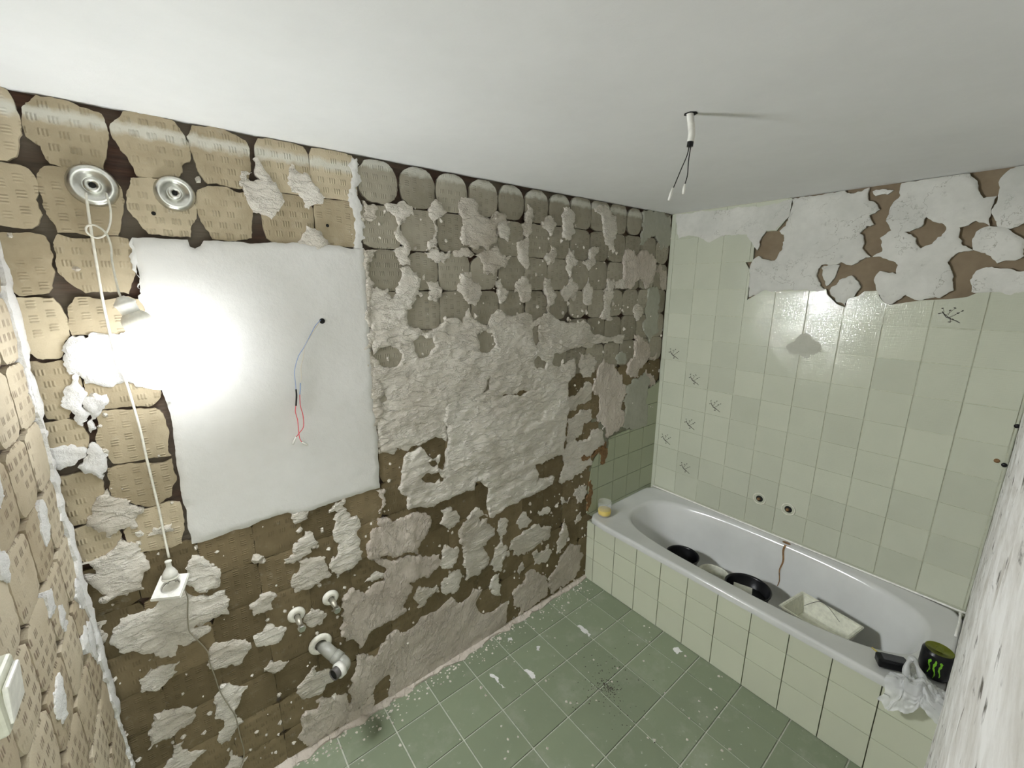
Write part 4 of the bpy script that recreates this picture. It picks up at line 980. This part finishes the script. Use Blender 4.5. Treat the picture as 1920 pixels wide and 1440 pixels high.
# glass of yellow liquid
gl = hit(1133, 966, 2, TZ); gt = thing('drinking_glass', 'clear drinking glass with yellow liquid on the bath corner', 'glass', P(gl[0], gl[1], TZ+.002))
bm = bmesh.new(); gr = .040; lathe(bm, [(0, 0), (gr*.93, 0), (gr, .004), (gr*1.08, .095), (gr*1.04, .095), (gr*.95, .010), (0, .008)], Matrix.Identity(4), 32); bmobj('tumbler', bm, GLASS, gt)
bm = bmesh.new(); lathe(bm, [(0, .009), (gr*.93, .009), (gr*.95, .012), (gr*1.0, .042), (0, .042)], Matrix.Identity(4), 32); bmobj('liquid', bm, YEL, gt)

# ================================================================= LAMP, CORDS, SOCKETS
for nm, (x, y), r_, lab in (('a', (173, 347), .050, 'brushed metal wall lamp base with cream cords coming out below'), ('b', (328, 362), .046, 'brushed metal wall lamp base without cord, right of the corded one')):
    c = hit(x, y, 1, PF-.03); t = thing('lamp_base', lab, 'lamp base', P(c[0], PF-.002, c[2]), 'metal wall lamp bases')
    mx = frame((0, 0, 0), (0, -1, 0), (1, 0, 0)); bm = bmesh.new()
    lathe(bm, [(r_, 0), (r_, .004), (r_*.93, .013), (r_*.78, .018), (r_*.60, .013), (r_*.42, .006), (r_*.36, .006)], mx, 48); bmobj('dish', bm, STEEL, t)
    bm = bmesh.new(); lathe(bm, [(r_*.36, .004), (r_*.36, .013), (r_*.33, .015), (r_*.14, .015), (r_*.13, .010), (0, .010)], mx, 32); bmobj('boss', bm, STEEL, t)
    bm = bmesh.new(); lathe(bm, [(0, .0155), (r_*.12, .0155), (r_*.12, .010)], mx, 16); bmobj('hole', bm, DARK, t)
def on(px, py, d=.03): h = hit(px, py, 1, PF-d); return P(h[0], h[1], h[2])
lampt = thing('hanging_bulb', 'large lit round bulb in a white holder on a knotted cream cord', 'lamp', LAMP)
sock = hit(229, 580, 1, (LAMP.y/S)-.0); sk = P(*[v for v in (sock[0], sock[1], sock[2])]); top_ = hit(225, 556, 1, LAMP.y/S); tp_ = P(*top_)
ax_ = (LAMP-tp_).normalized()
bm = bmesh.new(); L = LAMP
pts = [on(199, 362, .03), on(207, 392, .06), on(206, 420, .07), on(196, 441, .08), on(180, 446, .09), (on(165, 438, .10)), on(161, 428, .11), on(168, 422, .12), on(182, 424, .13), on(199, 438, .15), on(208, 462, .19), on(210, 490, .24)]
pts = [p - L for p in pts] + [tp_ - L + Vector((-.001, 0, .018)), tp_ - L + ax_*.006]
tube(bm, spline(pts, 5), .0024, 8); bmobj('cord', bm, CORD, lampt)
d0 = (tp_-L)
gap = d0.length
mx = frame(d0, ax_, (1, 0, 0)); bm = bmesh.new()
lathe(bm, [(0, 0), (.007, 0), (.010, .003), (.022, .015), (.0225, .020), (.020, .022), (.0185, .042), (.0, .043)], mx, 32); bmobj('bulb_holder', bm, WHITE, lampt)
bm = bmesh.new(); ne = gap-LAMP_R*.86
lathe(bm, [(.016, .040), (.022, .045), (.0285, .053), (.031, .062), (.031, ne-.002), (.028, ne+.006)], mx, 40); bmobj('bulb_neck', bm, CORD, lampt)
bm = bmesh.new(); bmesh.ops.create_uvsphere(bm, u_segments=40, v_segments=24, radius=LAMP_R); bmobj('bulb_globe', bm, GLOW, lampt)
# plug and loose wall socket
pc = hit(320, 1100, 1, PF-.12); ot = thing('power_socket', 'white square power socket hanging loose from the wall', 'socket', P(pc[0], pc[1], pc[2])); ol = ot.location.copy()
up_ = Vector((-.10, -.42, .90)).normalized(); fx_ = Vector((.93, -.38, -.10)); mxs = frame((0, 0, 0), up_, fx_)
m3 = mxs.to_3x3()
bm = bmesh.new(); r0 = .024; s2 = .038
def sq(z, h_): return [bm.verts.new(m3 @ Vector((x, y, z))) for x, y in [(h_*max(-1, min(1, 1.42*math.cos(t))), h_*max(-1, min(1, 1.42*math.sin(t)))) for t in [2*math.pi*k/32 for k in range(32)]]]
def cq(z, r): return [bm.verts.new(m3 @ Vector((r*math.cos(2*math.pi*k/32), r*math.sin(2*math.pi*k/32), z))) for k in range(32)]
rg = [sq(-.006, s2), sq(.001, s2), sq(.002, s2*.96), sq(.006, s2*.95), cq(.006, r0*1.12), cq(.004, r0), cq(-.014, r0*.95), cq(-.014, .001)]
for a_, b_ in zip(rg, rg[1:]):
    for k in range(32): bm.faces.new((a_[k], a_[(k+1) % 32], b_[(k+1) % 32], b_[k]))
bm.faces.new(rg[0][::-1]); bmobj('face_plate', bm, WHITE, ot, False)
bm = bmesh.new(); lathe(bm, [(r0*.98, -.004), (r0*.9, -.016), (r0*.85, -.036), (0, -.037)], mxs, 24); bmobj('back_box', bm, CREAM, ot)
bm = bmesh.new(); lathe(bm, [(0, -.0125), (r0*.9, -.0125), (r0*.93, -.004)], mxs, 24); bmobj('recess', bm, plain('shadow_recess', (.10, .055, .035), .6), ot)  # dark brown colour stands in for the shadow inside the recess
for sx_ in (-.0095, .0095):
    bm = bmesh.new(); tube(bm, [m3 @ Vector((sx_, 0, -.012)), m3 @ Vector((sx_, 0, -.0115))], .003, 10); bmobj('pin_hole', bm, DARK, ot)
plg = thing('mains_plug', 'cream mains plug on its long cord, just above the loose socket', 'plug', on(318, 1072, .125))
pm = frame((0, 0, 0), Vector((.05, -.1, 1)), (1, 0, 0)); bm = bmesh.new()
lathe(bm, [(0, -.020), (.017, -.020), (.019, -.016), (.018, -.006), (.012, .008), (.0075, .016), (.0065, .020), (.0065, .034), (.008, .035), (.008, .039), (.0035, .040), (0, .040)], pm @ Matrix.Diagonal((1.05, .8, 1, 1)), 28); bmobj('body', bm, WHITE, plg)
bm = bmesh.new(); lathe(bm, [(.0185, -.0235), (.0205, -.0215), (.0205, -.0185), (.0185, -.017)], pm @ Matrix.Diagonal((1.05, .8, 1, 1)), 28); bmobj('skirt', bm, CORD, plg)
for sx_ in (-.0095, .0095):
    bm = bmesh.new(); tube(bm, [(sx_, 0, -.038), (sx_, 0, -.018)], .0022, 8); bmobj('pin', bm, STEEL, plg)
bm = bmesh.new()
pts = [on(161, 362, .03), on(166, 400, .05), on(172, 440, .05), on(182, 500, .05), on(192, 560, .05), on(203, 612, .05), on(215, 660, .05), on(236, 715, .05), (on(250, 760, .05)), on(264, 810, .05), on(275, 860, .05), on(286, 905, .05), on(300, 965, .06), on(309, 1010, .07), on(317, 1046, .09)]
tube(bm, spline([q - plg.location for q in pts], 5), .0032, 8); bmobj('cord', bm, CORD, plg)
bm = bmesh.new()
tube(bm, spline([on(346, 1104, .10), on(352, 1122, .05), on(352, 1150, .03), on(354, 1180, .035), on(362, 1192, .035), on(388, 1220, .035), on(394, 1245, .035), on(402, 1266, .035), on(412, 1295, .03), on(428, 1322, .03), on(442, 1345, .03), on(450, 1380, .035), on(457, 1405, .035), on(456, 1425, .04), on(447, 1446, .04)], 5), .0018, 6)
tag(bmobj('thin_cable', bm, plain('grey_cable', (.30, .27, .20), .5)), 'thin grey-brown cable trailing down the wall from the loose socket', 'cable')
# bare wires on the smooth panel
PZ = .055
wt = thing('wall_wires', 'blue, pale and red wires with white connectors hanging from a hole in the smooth panel', 'wires', on(602, 602, PZ)); wl = wt.location.copy()
def W(x, y, d=PZ): return on(x, y, d)-wl
bm = bmesh.new(); lathe(bm, [(0, .0015), (.0085, .0015), (.0095, 0)], frame(W(604, 602, .028), (0, -1, 0)), 20); bmobj('wall_hole', bm, DARK, wt)
def wire(nm, pts, m, r=.0012):
    bm = bmesh.new(); tube(bm, spline([W(*p) for p in pts], 5), r, 6); bmobj(nm, bm, m, wt)
wire('blue_wire', [(601, 600, .03), (591, 611), (582, 628), (570, 651), (560, 667), (554, 686), (552, 700), (554, 718), (555, 731)], BLUE)
wire('tape_joint', [(555, 730), (556, 742), (555, 761)], BLACK, .0026)
wire('red_wire', [(555, 760), (554, 772), (558, 788), (560, 808), (562, 822), (566, 829)], RED)
wire('pale_wire', [(600, 603, .03), (590, 618), (577, 640), (571, 652), (568, 672), (564, 690), (565, 706), (563, 720)], PALEW)
wire('sleeve', [(563, 718), (563, 728), (562, 740)], BLUE, .0018)
wire('red_wire', [(562, 738), (563, 760), (568, 778), (569, 800), (561, 812), (555, 820)], RED)
for a_, b_ in (((555, 819), (549, 833)), ((566, 829), (577, 835))):
    bm = bmesh.new(); tube(bm, [W(*a_), (W(*a_)+W(*b_))/2, W(*b_)], [.0022, .0038, .003], 8); bmobj('connector', bm, WHITE, wt)
# conduit on the ceiling
cc = Vector((2.59, 1.517, 1.0)); ct = thing('ceiling_wires', 'white conduit stub with two dark wires hanging out of the ceiling', 'wires', P(*cc)); cl = ct.location.copy()
def cdp(px, py, dd=0.0):
    r = ray(px, py); tt = (math.hypot(2.59, 1.517)+dd)/math.hypot(r[0], r[1]); q = r*tt; return P(*q)-cl
bm = bmesh.new(); tube(bm, spline([cdp(1293.5, 208), cdp(1294, 215), cdp(1296, 235), cdp(1297, 250), cdp(1294.5, 266)], 5), .0088, 14, False); bmobj('conduit', bm, WHITE, ct)
bm = bmesh.new(); tube(bm, [cdp(1295.3, 262), cdp(1293.5, 275)], .0082, 12); bmobj('tape_end', bm, BLACK, ct)
bm = bmesh.new(); q = cdp(1295, 213); lathe(bm, [(0, -.0008), (.018, -.0008), (.012, -.0004)], frame((0, 0, 0), (0, 0, 1)), 7); bmobj('ceiling_hole', bm, DARK, ct)
wires = [[(1292, 275), (1288, 292), (1276, 320), (1262, 354)], [(1295, 275), (1291, 302), (1289, 328), (1284, 346)]]
for k, pts in enumerate(wires):
    bm = bmesh.new(); tube(bm, spline([cdp(*p) for p in pts], 5), .0014, 6); bmobj('dark_wire', bm, BLACK, ct)
for a_, b_ in (((1262, 352), (1254, 376)), ((1284, 345), (1281, 364))):
    bm = bmesh.new(); tube(bm, [cdp(*a_), cdp((a_[0]+b_[0])/2, (a_[1]+b_[1])/2), cdp(*b_)], [.0028, .0042, .0032], 8); bmobj('connector', bm, WHITE, ct)
# ================================================================= PLUMBING
def stub(px, py, lab, L, ex_=(0, 0)):
    c = hit(px, py, 1, PF-.02); t = thing('water_valve', lab, 'valve', P(c[0], PF-.008, c[2]), 'capped water stubs')
    mx = frame((0, 0, 0), (0, -1, 0), (1, 0, 0)); bm = bmesh.new()
    lathe(bm, [(.0, .004), (.030, .0), (.031, .005), (.024, .013), (.012, .016), (.012, .01)], mx, 28); bmobj('escutcheon', bm, CORD, t)
    bm = bmesh.new(); lathe(bm, [(.0095, 0), (.0095, .030), (.011, .031), (.011, L*.62), (.0085, L*.64), (.0085, L)], mx, 20); bmobj('pipe', bm, COPPER, t)
    bm = bmesh.new(); lathe(bm, [(0, L-.001), (.0135, L-.001), (.0135, L+.012), (.012, L+.014), (0, L+.014)], mx, 6); bmobj('hex_cap', bm, STEEL, t, False)
stub(556, 1153, 'capped water stub nearest the loose socket, with a cream collar', .080)
stub(620, 1121, 'capped water stub higher up, right of the other one', .080)
dc = hit(601, 1208, 1, PF-.02); dt = thing('waste_pipe', 'grey waste pipe elbow with white nut sticking out of the wall', 'pipe', P(dc[0], PF-.008, dc[2])); dl = dt.location.copy()
mx = frame((0, 0, 0), (0, -1, 0), (1, 0, 0)); bm = bmesh.new(); lathe(bm, [(.018, .0), (.043, .0), (.044, .004), (.040, .010), (.024, .014), (.022, .010)], mx, 36); bmobj('rosette', bm, CORD, dt)
pr_ = .0235
def D(px, py, d): return on(px, py, d)-dl
bm = bmesh.new(); tube(bm, [D(600, 1206, -.015), D(619, 1223, .10), D(631, 1232, .15)], pr_, 24); bmobj('wall_pipe', bm, GPIPE, dt)
bm = bmesh.new(); tube(bm, [D(627, 1229, .135), D(638, 1237, .185)], pr_*1.1, 24); bmobj('coupling', bm, GPIPE, dt)
bm = bmesh.new(); tube(bm, spline([D(635, 1235, .17), D(643, 1241, .21), D(646, 1246, .24), D(640, 1254, .262)], 6), pr_*.98, 24); bmobj('elbow', bm, GPIPE, dt)
e1 = D(641, 1252, .262); e2 = D(633, 1259, .28); dirn = (e2-e1).normalized()
bm = bmesh.new(); tube(bm, [e1, e2], pr_*1.22, 28); bmobj('white_nut', bm, WHITE, dt)
bm = bmesh.new(); lathe(bm, [(pr_*.92, 0), (pr_*.92, .022), (pr_*.78, .022), (pr_*.78, .0)], frame(e2-dirn*.002, dirn), 28); bmobj('pipe_end', bm, plain('dark_pipe', (.10, .09, .085), .5), dt)
bm = bmesh.new(); lathe(bm, [(0, .019), (pr_*.8, .019), (pr_*.8, .0)], frame(e2-dirn*.002, dirn), 28); bmobj('pipe_mouth', bm, DARK, dt)
for x, y in ((288, 400), (614, 423)):
    bm = bmesh.new(); lathe(bm, [(0, .001), (.0048, .001), (.0052, 0)], frame(on(x, y, .004), (0, -1, 0)), 16); bmobj('screw_hole', bm, DARK, wall_back)
# switch box on the left wall
sc = hit(0, 1340, 0, WX+.10); st = thing('wall_switch', 'white boxy switch on the left wall at the frame edge', 'switch', P(WX+.035, sc[1]+.12, sc[2]-.02))
bm = bmesh.new(); box(bm, (.014, 0, 0), (.028, .082, .082), bev=.005); bmobj('housing', bm, CREAM, st, False)
bm = bmesh.new(); box(bm, (.030, 0, 0), (.007, .062, .062), rot=Matrix.Rotation(.08, 3, 'Y'), bev=.003); bmobj('rocker', bm, WHITE, st, False)
bm = bmesh.new(); box(bm, (.020, .043, -.012), (.010, .006, .020), bev=.001); bmobj('cable_clip', bm, CORD, st, False)
